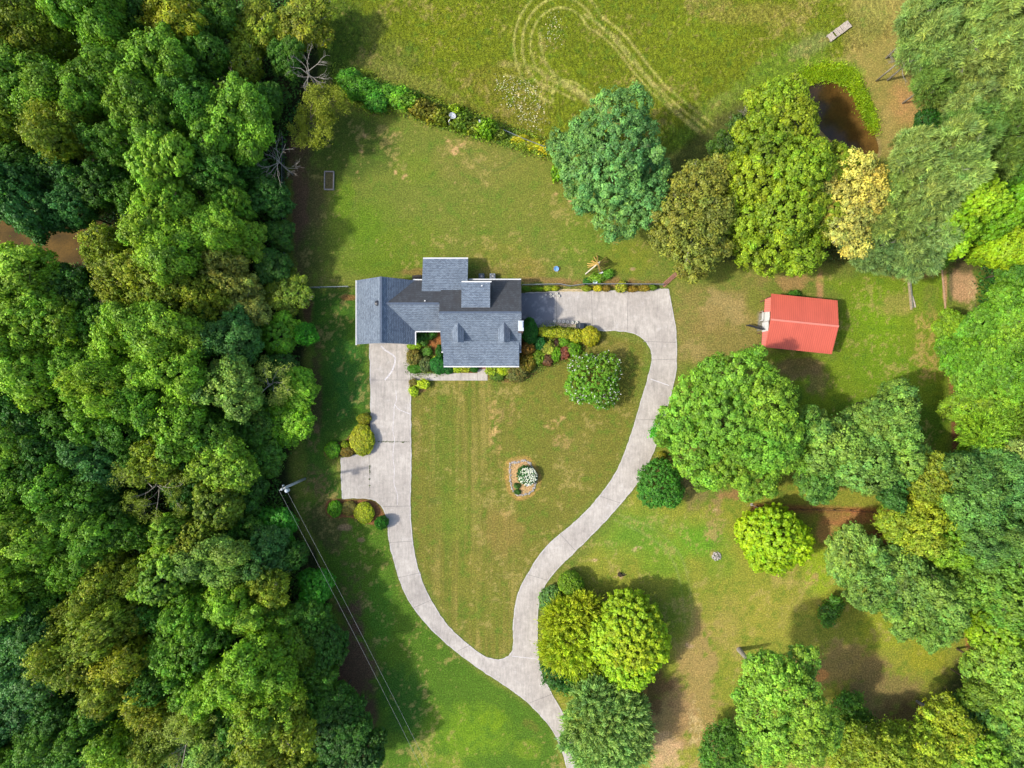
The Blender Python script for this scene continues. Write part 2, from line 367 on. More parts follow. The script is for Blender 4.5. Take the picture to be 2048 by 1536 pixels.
# bare edges near hedges, fences, barn
line([(1095,568),(1325,568)], 10, (146,104,74), .7, .5); blob(1090,560,60,8,(150,116,76),.7); blob(1215,560,60,14,(150,110,76),.7,patch=1.)
blob(1113,538,9,9,(196,146,96),.95,.6); blob(1265,538,8,6,(186,150,118),.9,.6)
area([(1515,624),(1545,624),(1545,662),(1515,662)], (150,140,120), .7, 8, 4)
blob(840,545,50,10,(140,108,66),.7); blob(975,545,50,12,(128,112,62),.6)
# woods on the right edge
area([(1850,-300),(2500,-300),(2500,540),(2040,540),(1990,360),(1900,250),(1860,150),(1840,60)], (84,72,40), .7, 30, 20)
area([(1760,330),(2100,250),(2100,560),(1990,560),(1870,520),(1540,540),(1330,500),(1320,320),(1480,200),(1600,230),(1660,300),(1745,330)], (74,76,38), .85, 24, 20)
area([(1920,640),(2500,560),(2500,1900),(1990,1900),(1960,1240),(1920,930)], (58,64,30), .85, 24, 20)
# planting beds
for P, c in (([(820,690),(886,690),(886,742),(822,746)], (176,118,72)), ([(829,661),(882,661),(884,700),(829,700)], (160,100,60)), ([(885,728),(956,728),(956,747),(885,747)], (134,92,60)),
             (catmull([(1040,640),(1100,656),(1180,656),(1196,670),(1180,690),(1140,716),(1090,730),(1060,756),(1020,764),(976,756),(976,730),(1036,730)],4,True), (132,98,60)),
             ([(819,762),(850,762),(852,782),(822,790)], (170,128,84)), (catmull([(720,845),(745,832),(748,880),(715,908),(655,914),(652,892),(690,880)],4,True), (120,86,58)),
             (catmull([(655,1003),(700,999),(745,1000),(768,1024),(774,1052),(748,1050),(700,1035),(658,1032)],4,True), (142,90,64)),
             (catmull([(1020,926),(1050,919),(1062,928),(1075,954),(1070,975),(1050,991),(1034,991),(1022,972)],4,True), (196,158,112))):
    area(P, c, .97, 4, 3)
over(gm*1.0, (124,146,36), .08)
lum_ = col.mean(-1, keepdims=True); col = np.clip(lum_+(col-lum_)*0.98, .004, 1)
line(catmull([(1016,926),(1050,915),(1066,928),(1079,954),(1073,980),(1050,996),(1030,995),(1016,972)],4,True), 5, (190,146,84), .7, .3)
# verge along the drive and muddy pond margins
over(sst(1.3-segdist(PX, PY, drive_px, True)/5)*np.clip(.7+n3*2, 0, 1), (92,104,46), .55)
line(pond_px+[pond_px[0]], 9, (164,140,92), .85, .3)
line(pool_px+[pool_px[0]], 10, (70,58,36), .9, .2)
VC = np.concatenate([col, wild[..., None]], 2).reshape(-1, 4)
ny, nx = PX.shape
hill = np.zeros(PX.shape)
V = np.stack([GX, GY, hill-.002], 2).reshape(-1, 3)
ii = np.arange(nx-1)[None, :]+nx*np.arange(ny-1)[:, None]
Fq = np.stack([ii, ii+1, ii+1+nx, ii+nx], 2).reshape(-1, 4)

m, nt, b = mat('grass_ground')
at = N(nt, 'VertexColor'); at.layer_name = 'tint'
v = coords(nt)
fine = noise(nt, 5.0, 4, v, .75); med = noise(nt, 1.1, 4, v, .6); big = noise(nt, .16, 3, v)
grain = noise(nt, 2.6, 5, coords(nt, scale=(1, .42, 1), rot=.7), .7)
c = mix(nt, at.outputs[0], (.97, .96, .97, 1), 1.0, 'MULTIPLY')
c = mix(nt, c, ramp(nt, fine, [(.30, G(.42)), (.5, G(1.05)), (.70, G(2.1))]), .9, 'MULTIPLY')
c = mix(nt, c, ramp(nt, med, [(.3, (.80, .86, .8)), (.7, (1.2, 1.12, 1.1))]), .8, 'MULTIPLY')
c = mix(nt, c, ramp(nt, big, [(.3, (.92, .95, .9)), (.7, (1.08, 1.04, 1.06))]), .8, 'MULTIPLY')
wf = ramp(nt, grain, [(.34, G(.45)), (.5, G(1)), (.68, G(1.6))])
mm = N(nt, 'Math'); mm.operation = 'MULTIPLY'; mm.inputs[1].default_value = .8; nt.links.new(at.outputs[1], mm.inputs[0])
c = mix(nt, c, wf, mm.outputs[0], 'MULTIPLY')
straw = noise(nt, 9, 3, v, .8)
c = mix(nt, c, S(214,196,128), ramp(nt, straw, [(.60, G(0)), (.74, G(.55))]))
nt.links.new(c, b.inputs['Base Color']); b.inputs['Roughness'].default_value = .95; b.inputs['Specular IOR Level'].default_value = .1
bp = N(nt, 'Bump'); bp.inputs['Strength'].default_value = .55; bp.inputs['Distance'].default_value = .09
nt.links.new(fine, bp.inputs['Height']); nt.links.new(bp.outputs[0], b.inputs['Normal'])
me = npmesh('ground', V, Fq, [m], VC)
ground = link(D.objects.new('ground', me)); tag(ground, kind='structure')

def ground_col(px, py):
    i = np.clip(np.searchsorted(xs, (px-1024)*MPP), 0, nx-1); j = np.clip(np.searchsorted(ys, (768-py)*MPP), 0, ny-1)
    return col[j, i]

# ------------------------------------------------------------------ water
m, nt, b = mat('muddy_water')
v = coords(nt)
t = N(nt, 'TexCoord'); mp = N(nt, 'Mapping'); mp.inputs['Location'].default_value = (-46.5, -37, 0); nt.links.new(t.outputs['Object'], mp.inputs[0])
sx = N(nt, 'SeparateXYZ'); nt.links.new(mp.outputs[0], sx.inputs[0])
a1 = N(nt, 'Math'); a1.operation = 'MULTIPLY_ADD'; a1.inputs[1].default_value = .075; nt.links.new(sx.outputs[0], a1.inputs[0])
a2 = N(nt, 'Math'); a2.operation = 'MULTIPLY_ADD'; a2.inputs[1].default_value = .03; a2.inputs[2].default_value = .42; nt.links.new(sx.outputs[1], a2.inputs[0])
nt.links.new(a2.outputs[0], a1.inputs[2])
nn = noise(nt, .5, 3, v); a3 = N(nt, 'Math'); a3.operation = 'MULTIPLY_ADD'; a3.inputs[1].default_value = .35; nt.links.new(nn, a3.inputs[0]); nt.links.new(a1.outputs[0], a3.inputs[2])
deep = ramp(nt, a3.outputs[0], [(.40, S(58,46,24)), (.62, S(84,60,26)), (.82, S(124,92,44)), (1., S(146,120,76))])
silt = ramp(nt, noise(nt, 3.2, 5, v, .8), [(.4, G(.72)), (.5, G(1)), (.66, G(1.25))])
nt.links.new(mix(nt, deep, silt, .9, 'MULTIPLY'), b.inputs['Base Color']); b.inputs['Roughness'].default_value = .12; b.inputs['Specular IOR Level'].default_value = .35
bp = N(nt, 'Bump'); bp.inputs['Strength'].default_value = .08; bp.inputs['Distance'].default_value = .02; nt.links.new(noise(nt, 4, 2, v), bp.inputs['Height']); nt.links.new(bp.outputs[0], b.inputs['Normal'])
WATER1 = m
m, nt, b = mat('silty_water'); v = coords(nt)
c = ramp(nt, noise(nt, .25, 3, v), [(.35, S(72,56,20)), (.65, S(108,82,32))])
c = mix(nt, c, ramp(nt, noise(nt, 4.5, 5, v, .8), [(.35, G(.62)), (.65, G(1.35))]), .9, 'MULTIPLY')
nt.links.new(c, b.inputs['Base Color']); b.inputs['Roughness'].default_value = .5; b.inputs['Specular IOR Level'].default_value = .05
WATER2 = m
for P, m, nm in ((pond_px, WATER1, 'pond_water'), (pool_px, WATER2, 'pond_water')):
    q = MB().prism([W(x, y).xy for x, y in P], -.3, .02, bottom=False).build(nm, m); tag(q, kind='structure')

# ------------------------------------------------------------------ concrete drive
m, nt, b = mat('concrete'); v = coords(nt)
big = noise(nt, .22, 4, v, .6); med = noise(nt, 1.3, 5, v, .7); fn = noise(nt, 9, 4, v, .7)
str_ = noise(nt, 1.2, 4, coords(nt, scale=(3.2, .5, 1), rot=.9), .7)
c = ramp(nt, big, [(.3, S(182,173,162)), (.7, S(212,203,190))])
c = mix(nt, c, ramp(nt, med, [(.3, G(.82)), (.7, G(1.13))]), .9, 'MULTIPLY')
c = mix(nt, c, ramp(nt, str_, [(.36, G(.86)), (.64, G(1.12))]), .8, 'MULTIPLY')
c = mix(nt, c, ramp(nt, fn, [(.3, G(.86)), (.7, G(1.12))]), .8, 'MULTIPLY')
c = mix(nt, c, S(120,114,104), ramp(nt, noise(nt, .45, 5, coords(nt, scale=(1.5, .6, 1), rot=.5), .75), [(.55, G(0)), (.75, G(.5))]))
c = mix(nt, c, S(226,220,212), ramp(nt, noise(nt, .8, 5, v, .8), [(.56, G(0)), (.74, G(.6))]))
# the old dark slab by the east wall
t = N(nt, 'TexCoord'); sx = N(nt, 'SeparateXYZ'); nt.links.new(t.outputs['Object'], sx.inputs[0])
def band(sock, lo, hi, soft):
    a = N(nt, 'MapRange'); a.inputs[1].default_value = lo; a.inputs[2].default_value = lo+soft; nt.links.new(sock, a.inputs[0])
    d = N(nt, 'MapRange'); d.inputs[1].default_value = hi; d.inputs[2].default_value = hi-soft; nt.links.new(sock, d.inputs[0])
    k = N(nt, 'Math'); k.operation = 'MULTIPLY'; nt.links.new(a.outputs[0], k.inputs[0]); nt.links.new(d.outputs[0], k.inputs[1]); return k.outputs[0]
nx_ = N(nt, 'Math'); nx_.operation = 'MULTIPLY_ADD'; nx_.inputs[1].default_value = .9; nt.links.new(med, nx_.inputs[0]); nt.links.new(sx.outputs[0], nx_.inputs[2])
k = N(nt, 'Math'); k.operation = 'MULTIPLY'; nt.links.new(band(nx_.outputs[0], -5, 6.6, .35), k.inputs[0]); nt.links.new(band(sx.outputs[1], 6.5, 13.2, .5), k.inputs[1])
c = mix(nt, c, mix(nt, S(132,134,140), S(176,176,178), ramp(nt, noise(nt, .6, 4, v, .7), [(.5, G(0)), (.68, G(1))])), k.outputs[0])
nt.links.new(c, b.inputs['Base Color']); b.inputs['Roughness'].default_value = .9
bp = N(nt, 'Bump'); bp.inputs['Strength'].default_value = .2; bp.inputs['Distance'].default_value = .02; nt.links.new(fn, bp.inputs['Height']); nt.links.new(bp.outputs[0], b.inputs['Normal'])
CONC = m
CONC_EDGE = simple('concrete_edge', S(206,200,192), .9, .2, 3)
rg = random.Random(5)
dw = []
for (a_, b_) in zip(drive_px, drive_px[1:]+drive_px[:1]):          # ragged slab edge
    a_, b_ = W(*a_).xy, W(*b_).xy; n_ = max(1, int((b_-a_).length/.5))
    for k_ in range(n_): dw.append(a_.lerp(b_, k_/n_)+Vector((rg.uniform(-.045, .045), rg.uniform(-.045, .045))))
q = MB().prism([(p.x, p.y) for p in dw], -.05, .05, False).build('driveway', CONC); tag(q, kind='structure')
mb = MB()
for i in range(len(dw)):                        # worn pale lip of the slab, uneven width
    a = Vector((*dw[i], 0)); c_ = Vector((*dw[(i+1) % len(dw)], 0))
    if (a.x < 2 and a.y > 5 and c_.x < 2 and c_.y > 5) or (a-c_).length < .05: continue
    mb.bar(a+Vector((0, 0, .028)), c_+Vector((0, 0, .028)), rg.uniform(.06, .16), .052)
q = mb.build('driveway_edge', CONC_EDGE); tag(q, kind='structure')
# joints and cracks
JOINT = simple('joint_dark', S(146,139,132), .95, .4, 4); SEAL = simple('crack_seal', S(222,216,214), .8, .3, 4)
jm = MB(); sm = MB()
def strip(mb, P, wd, z=.054, jit=0):
    for (a, b_) in zip(P[:-1], P[1:]):
        a = W(*a, 0); b_ = W(*b_, 0); d = (b_-a); nn_ = Vector((-d.y, d.x, 0)).normalized()*wd/2
        mb.add([(p.x, p.y, z) for p in (a-nn_, b_-nn_, b_+nn_, a+nn_)], [(0, 1, 2, 3)])
for P in ([(742,760),(820,760)], [(748,883),(821,884)], [(738,903),(740,997)], [(765,1013),(821,1012)], [(779,1085),(826,1082)], [(797,1155),(842,1145)], [(826,1216),(862,1200)], [(1286,683),(1352,685)], [(1256,585),(1254,662)], [(1183,583),(1185,656)], [(1113,586),(1113,650)], [(1304,720),(1353,718)], [(794,690),(794,760)], [(1268,840),(1330,838)], [(1200,992),(1240,1006)], [(1120,1068),(1150,1100)], [(1052,1148),(1095,1160)], [(915,1302),(940,1290)], [(1060,1405),(1104,1388)]):
    strip(jm, P, .055)
strip(sm, catmull([(792,780),(793,800),(789,812),(788,830),(786,860),(789,880),(786,910),(789,940),(788,965),(795,990),(795,1010)], 4), .06, .057)
strip(sm, catmull([(789,808),(797,818),(810,824),(821,828)], 4), .07, .058)
strip(sm, catmull([(762,692),(770,700),(790,715),(785,740),(770,760)], 4), .22, .056)
strip(sm, [(1301,758),(1338,771)], .12, .056); strip(sm, [(1024,1312),(1052,1315),(1076,1318)], .08, .057)
tag(jm.build('driveway_joint', JOINT), kind='structure'); tag(sm.build('driveway_crack', SEAL), kind='structure')
q = MB()
q.prism([W(x, y).xy for x, y in ((821.5,746),(955,746),(955,733),(975,733),(975,761),(821.5,761))], -.05, .09, False)
tag(q.build('front_walk', CONC), kind='structure')
strip(jm2 := MB(), [(922,746.5),(922,760.5)], .05, .094); strip(jm2, [(955.5,746),(955.5,760.5)], .05, .094); strip(jm2, [(880,746.5),(880,760.5)], .05, .094)
tag(jm2.build('front_walk_joint', JOINT), kind='structure')
# ------------------------------------------------------------------ foliage
def leafmat(name, transl=.32, rough=.55):
    m = D.materials.new(name); m.use_nodes = True; nt = m.node_tree
    for n in list(nt.nodes): nt.nodes.remove(n)
    o = N(nt, 'OutputMaterial'); b = N(nt, 'BsdfPrincipled'); b.inputs['Roughness'].default_value = rough; b.inputs['Specular IOR Level'].default_value = .3
    tr = N(nt, 'BsdfTranslucent'); ms = N(nt, 'MixShader'); ms.inputs[0].default_value = transl
    oi = N(nt, 'ObjectInfo'); at = N(nt, 'VertexColor'); at.layer_name = 'tint'
    c = mix(nt, oi.outputs['Color'], at.outputs[0], 1.0, 'MULTIPLY')
    nt.links.new(c, b.inputs['Base Color']); nt.links.new(mix(nt, c, (1.15, 1.2, .5, 1), .8, 'MULTIPLY'), tr.inputs[0])
    nt.links.new(b.outputs[0], ms.inputs[1]); nt.links.new(tr.outputs[0], ms.inputs[2]); nt.links.new(ms.outputs[0], o.inputs[0])
    return m
LEAF = leafmat('leaves')
BARK = simple('bark', S(108,94,78), .9, .35, 5, bump=.4)
BARK_PALE = simple('bark_pale', S(168,160,146), .9, .3, 5, bump=.3)
BARK_DARK = simple('bark_dark', S(70,58,46), .9, .35, 5, bump=.4)

def unit(a): return a/np.maximum(np.linalg.norm(a, axis=-1, keepdims=True), 1e-6)
def quads(p, n, t, la, lb):
    """rhombic leaves: centre p, normal n, long axis t, half length la, half width lb"""
    t = unit(t-n*np.sum(t*n, 1, keepdims=True)); b = np.cross(n, t)
    la = la[:, None]; lb = lb[:, None]
    V = np.stack([p-t*la, p+b*lb-t*la*.15, p+t*la, p-b*lb-t*la*.15], 1).reshape(-1, 3)
    return V, np.arange(len(p)*4).reshape(-1, 4)
STY = dict(  # lobe radius, lobes per m2, leaves per lobe, leaf half length/width, outward stretch, crown noise, upward sag
 broad=dict(lr=(.28, .66), dens=1.6, nl=66, la=.145, lb=.095, el=1.05, rel=.6, flat=.7),
 puff=dict(lr=(.34, .78), dens=1.25, nl=100, la=.13, lb=.09, el=1.05, rel=.6, flat=.75),
 maple=dict(lr=(.26, .46), dens=2.6, nl=40, la=.17, lb=.12, el=1.7, rel=.22, flat=1.0),
 shoot=dict(lr=(.28, .55), dens=2.2, nl=46, la=.17, lb=.08, el=1.9, rel=.5, flat=1.0),
 pine=dict(lr=(.34, .6), dens=2.3, nl=64, la=.26, lb=.032, el=1.1, rel=.6, flat=.8),
 feather=dict(lr=(.25, .42), dens=2.8, nl=60, la=.2, lb=.055, el=3.4, rel=.4, flat=1.),
 airy=dict(lr=(.4, .7), dens=1.15, nl=52, la=.16, lb=.09, el=1.2, rel=.7, flat=.9),
 clipped=dict(lr=(.10, .2), dens=26, nl=16, la=.075, lb=.055, el=1., rel=.10, flat=1.),
 bushy=dict(lr=(.16, .34), dens=7.5, nl=34, la=.10, lb=.065, el=1.2, rel=.35, flat=1.),
 bramble=dict(lr=(.25, .5), dens=3.4, nl=55, la=.14, lb=.09, el=1.3, rel=.55, flat=.9))
def crown(blobs, style, seed, sprinkle=None, k_n=1.0):
    """blobs: (x, y, z, rx, rz) ellipsoids; returns arrays and lobe centres"""
    st = STY[style]; g = np.random.default_rng(seed)
    C_, O_, R_, B_ = [], [], [], []
    if style in ('broad', 'puff', 'shoot', 'airy', 'pine') and blobs[0][3] > .9:
        ex = []
        for (x, y, z, rx, rz) in blobs:
            for _ in range(4):
                a = g.uniform(0, 6.28); d_ = g.uniform(.75, 1.12)*rx; ex.append((x+d_*math.cos(a), y+d_*math.sin(a), z+rz*g.uniform(-.1, .5), rx*g.uniform(.18, .38), rz*g.uniform(.22, .4)))
        blobs = list(blobs)+ex
    for bi, (x, y, z, rx, rz) in enumerate(blobs):
        A = 2.2*math.pi*rx*(rx+rz)*.9
        n = max(8, int(A*st['dens']*k_n))
        i = np.arange(n)+.5
        zz = 1-1.72*i/n                       # down to -0.72
        ph = i*2.39996+g.uniform(0, 6)
        d = np.stack([np.cos(ph)*np.sqrt(1-zz**2), np.sin(ph)*np.sqrt(1-zz**2), zz], 1)+g.normal(0, .07, (n, 3)); d = unit(d)
        rel = np.where(g.random(n) < .62, g.uniform(.9, 1.12, n), 1-st['rel']*g.uniform(.25, .85, n))
        rx_ = max(rx-.3*st['lr'][1], rx*.6)
        p = d*rel[:, None]*np.array([rx_, rx_, rz])+np.array([x, y, z])
        keep = np.ones(n, bool)
        for (x2, y2, z2, rx2, rz2) in blobs:
            if (x2, y2, z2) == (x, y, z): continue
            q = (p-np.array([x2, y2, z2]))/np.array([rx2, rx2, rz2])
            keep &= np.sum(q*q, 1) > .55
        C_.append(p[keep]); O_.append(d[keep]); R_.append(g.uniform(*st['lr'], n)[keep]); B_.append(np.full(int(keep.sum()), bi))
    C_ = np.concatenate(C_); O_ = np.concatenate(O_); LR = np.concatenate(R_)
    O_ = unit(O_+np.array([0, 0, .35])); m = len(C_); nl = st['nl']
    lob = np.repeat(np.arange(m), nl)
    d = unit(g.normal(0, 1, (m*nl, 3))); o = O_[lob]
    s = np.sum(d*o, 1, keepdims=True); d = np.where(s < -.35, d-2*s*o, d)
    rr = LR[lob]*(g.random(m*nl)**.33)*g.uniform(.8, 1.12, m*nl)
    if style not in ('clipped', 'maple'):
        fr = g.random(m*nl) < .14; rr[fr] *= g.uniform(1.1, 1.75, int(fr.sum()))        # loose outer sprays
        thin = np.clip(g.normal(.86, .25, m), .18, 1)[lob]; keepl = g.random(m*nl) < thin   # some shoots carry few leaves
    else: keepl = np.ones(m*nl, bool)
    along = np.sum(d*o, 1, keepdims=True)
    p = C_[lob]+(d+o*along*(st['el']-1))*rr[:, None]*np.array([1, 1, st['flat']])
    if style in ('pine', 'feather'):
        nrm = unit(np.cross(d+g.normal(0, .4, d.shape), o+g.normal(0, .3, d.shape))+np.array([0, 0, .6])); ax = unit(d*.7+o*(1.3 if style == 'feather' else .6))
    else:
        nrm = unit(d*.8+o*.45+np.array([0, 0, .35])+g.normal(0, .42, d.shape)); ax = g.normal(0, 1, d.shape)+d*.8
    sz = g.uniform(.65, 1.3, m*nl)
    V, F = quads(p[keepl], nrm[keepl], ax[keepl], st['la']*sz[keepl], st['lb']*sz[keepl])
    lv = np.clip(g.normal(1, .2 if style != 'maple' else .1, m), .6, 1.6)[lob]*g.normal(1, .16, m*nl)        # each shoot and leaf has its own green
    B_ = np.concatenate(B_); bl_ = np.clip(g.normal(1, .11, len(blobs)), .75, 1.3)[B_][lob]; bh_ = g.normal(0, .06, len(blobs))[B_][lob]
    lv = lv*bl_
    hue = g.normal(0, .06, m)[lob]+g.normal(0, .05, m*nl)+bh_
    col_ = np.stack([lv*(1+hue), lv, lv*(1-hue*.8)], 1)
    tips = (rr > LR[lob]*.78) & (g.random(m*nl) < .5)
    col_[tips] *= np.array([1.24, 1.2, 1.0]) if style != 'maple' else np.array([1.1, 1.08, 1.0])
    if sprinkle:
        for (frac, c_) in sprinkle:
            k_ = (g.random(m*nl) < frac) & (rr > LR[lob]*.55); col_[k_] = c_
    col_ = np.repeat(np.clip(col_[keepl], .25, 12), 4, 0)
    return V, F, col_, C_, O_
def trunk_mb(h, cz, r0, lobes, seed, nlimb=7, lean=(0, 0), twig=0, reach=.86):
    g = random.Random(seed); mb = MB()
    top = Vector((lean[0], lean[1], cz))
    P = [Vector((0, 0, -.1)), Vector((lean[0]*.2+g.uniform(-.1, .1), lean[1]*.2+g.uniform(-.1, .1), cz*.4)), top]
    mb.tube(P, [r0, r0*.75, r0*.5], 8)
    L = list(range(len(lobes))); g.shuffle(L)
    for i in L[:nlimb]:
        e = Vector(lobes[i]); s = P[1].lerp(top, g.uniform(.1, 1)); e = s.lerp(e, reach)
        mid = s.lerp(e, .5)+Vector((g.uniform(-.3, .3), g.uniform(-.3, .3), -.12*(e-s).length))
        mb.tube([s, mid, e], [r0*.36, r0*.22, r0*.08], 5, False)
        for _ in range(2):
            a = mid.lerp(e, g.uniform(.2, .8)); dd = Vector((g.uniform(-1, 1), g.uniform(-1, 1), g.uniform(.2, 1)))*(e-s).length*.28
            mb.tube([a, a+dd*.5+Vector((0, 0, .05)), a+dd], [r0*.14, r0*.09, r0*.03], 4, False)
    for _ in range(twig):                     # bare twigs that stick out of the leaves
        e = Vector(lobes[g.choice(L)]); s = e.lerp(top, .5)
        o = (e-top).normalized(); q = e+o*g.uniform(.3, .9)
        mb.tube([s, e+Vector((g.uniform(-.2, .2), g.uniform(-.2, .2), .15)), q], [.07, .045, .02], 4, False)
        for _ in range(3):
            a = e.lerp(q, g.uniform(0, .8)); mb.tube([a, a+Vector((g.uniform(-.6, .6), g.uniform(-.6, .6), g.uniform(.1, .5)))], [.03, .012], 3, False)
    return mb
def make_tree(name, style, blobs, seed, h, color, label, cat='tree', group=None, loc=(0, 0, 0), bark=None, twig=0, nlimb=8, sprinkle=None, crown_name='crown', r0=None, k_n=1.0):
    root = empty(name, loc, label, cat, group)
    V, F, c_, lc, lo = crown(blobs, style, seed, sprinkle, k_n)
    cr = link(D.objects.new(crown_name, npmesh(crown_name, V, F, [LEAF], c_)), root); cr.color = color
    cz = sum(b[2] for b in blobs)/len(blobs); mx = sum(b[0] for b in blobs)/len(blobs); my = sum(b[1] for b in blobs)/len(blobs)
    t = trunk_mb(h, cz, r0 or max(.05, h*.018), lc, seed, nlimb, (mx, my), twig)
    t.build('trunk' if cat == 'tree' else 'stem', bark or BARK, root, smooth=True)
    return root
def copy_thing(src, loc, rz, sc, color, label, cat=None, group=None, name=None):
    r = src.copy(); SC.collection.objects.link(r); r.location = loc; r.rotation_euler = (0, 0, rz); r.scale = sc
    r['label'] = label
    if cat: r['category'] = cat
    if group: r['group'] = group
    elif 'group' in r: del r['group']
    if name: r.name = name
    for ch in list(src.children):
        c = ch.copy(); SC.collection.objects.link(c); c.parent = r
        if c.name.split('.')[0] in ('crown', 'foliage'): c.color = color
    return r
# prototype crowns, about 4 m in radius and 10 m tall; every one ends up as a tree of its own
def pblobs(g, r, h, n):
    b = [(0, 0, h*.62, r*.82, h*.30)]
    b = [(g.uniform(-.12, .12)*r, g.uniform(-.12, .12)*r, h*.62, r*.66, h*.30)]
    for k in range(n+1):
        a = k*2*math.pi/(n+1)+g.uniform(-.5, .5); q = g.uniform(.38, .74)*r; rr = g.uniform(.26, .5)*r
        b.append((q*math.cos(a), q*math.sin(a), h*g.uniform(.5, .8), rr, h*g.uniform(.14, .24)))
    return b
PROTO = {}
for kind, style, count, nb, tw in (('broad', 'broad', 6, 6, 7), ('puff', 'puff', 6, 6, 6), ('maple', 'maple', 2, 3, 0), ('shoot', 'shoot', 4, 5, 2), ('pine', 'pine', 4, 6, 12), ('airy', 'airy', 4, 6, 18)):
    PROTO[kind] = []
    for k in range(count):
        g = random.Random(hash_ := sum(map(ord, kind))*10+k)
        PROTO[kind].append([dict(kind=kind, style=style, blobs=pblobs(g, 4.0, 10.0, nb), seed=hash_, tw=tw), None])
PCNT = {}
GREEN = dict(deep=(58,104,38), forest=(76,124,42), mid=(100,148,46), green=(120,164,50), bright=(112,168,36), lime=(136,178,36), olive=(116,140,42), gold=(130,146,40), tan=(136,148,76), teal=(66,116,62), bluegreen=(114,156,78), sage=(142,172,108), vivid=(62,140,28), yellow=(136,160,50), beige=(180,182,106), grey=(146,170,84))
LG = 1.5
def gcol(c, rg=None, j=.08):
    c = GREEN[c] if isinstance(c, str) else c
    q = S(*c, LG)
    if c[2] < 150: q = (q[0]*1.06, q[1]*.98, q[2]*(.62 if c[2] < 110 else .8), 1)
    if rg is None: return q
    a = rg.uniform(1-j, 1+j); return (q[0]*a*rg.uniform(.94, 1.06), q[1]*a, q[2]*a*rg.uniform(.9, 1.1), 1)
def put_tree(kind, loc, r, h, color, label, group, name, seed):
    g = random.Random(seed); i = PCNT.get(kind, 0); PCNT[kind] = i+1
    P = PROTO[kind][i % len(PROTO[kind])]
    e_ = g.uniform(.86, 1.16); sc = (r/4.0*e_, r/4.0/e_, h/10.0); rz = g.uniform(0, 6.28)
    if P[1] is None:
        p = P[0]
        P[1] = make_tree(name, p['style'], p['blobs'], p['seed'], 10.0, color, label, 'tree', group, twig=p['tw'], bark=BARK_PALE if kind in ('airy', 'pine') else BARK)
        P[1].location = loc; P[1].rotation_euler = (0, 0, rz); P[1].scale = sc
        return P[1]
    return copy_thing(P[1], loc, rz, sc, color, label, 'tree', group, name)
def appr(px, py, r, h, frac=.66):
    z = h*frac; q = W(px, py, z); return Vector((q.x, q.y, 0)), r*MPP*(1-z/CAMH)
FLW = simple('white_blossom', S(244,240,228), .8, .05, 6)
def add_flowers(root, n, size, seed):
    g = np.random.default_rng(seed); fo = [c for c in root.children if c.name.split('.')[0] in ('crown', 'foliage')][0]
    co = np.zeros(len(fo.data.vertices)*3, np.float32); fo.data.vertices.foreach_get('co', co); co = co.reshape(-1, 3)[::4]
    top = co[co[:, 2] > np.quantile(co[:, 2], .3)]; r = np.hypot(top[:, 0], top[:, 1]); top = top[(r > np.quantile(r, .35)) | (g.random(len(r)) < .3)]
    p = top[g.integers(0, len(top), n)]+np.array([0, 0, .14])+g.normal(0, .05, (n, 3)); p = np.repeat(p, 4, 0)+g.normal(0, size*.6, (n*4, 3))
    nr = unit(g.normal(0, .5, p.shape)+np.array([0, 0, 1])); sz = g.uniform(.6, 1.2, len(p))*size; V, F = quads(p, nr, g.normal(0, 1, p.shape), sz, sz*.8)
    return link(D.objects.new('blossom', npmesh('blossom', V, F, [FLW])), root)
def hero(name, style, bl, color, label, seed, cat='tree', group=None, flatz=.8, **kw):
    """bl: (px, py, r_px, z_top) as seen in the photo, built at their own heights"""
    B = []
    for (px, py, r, zt) in bl:
        rw = r*MPP*(1-zt*.7/CAMH); rz = min(rw*flatz, zt*.48); zc = zt-rz
        q = W(px, py, zc); B.append((q.x, q.y, zc, rw, rz))
    cx = sum(b[0] for b in B)/len(B); cy = sum(b[1] for b in B)/len(B)
    B = [(b[0]-cx, b[1]-cy, b[2], b[3], b[4]) for b in B]
    # low heads at the sides keep the crown closed when seen from the side
    return make_tree(name, style, B, seed, max(b[3] for b in bl), gcol(color) if not isinstance(color, tuple) or len(color) == 3 else color, label, cat, group, loc=(cx, cy, 0), **kw)
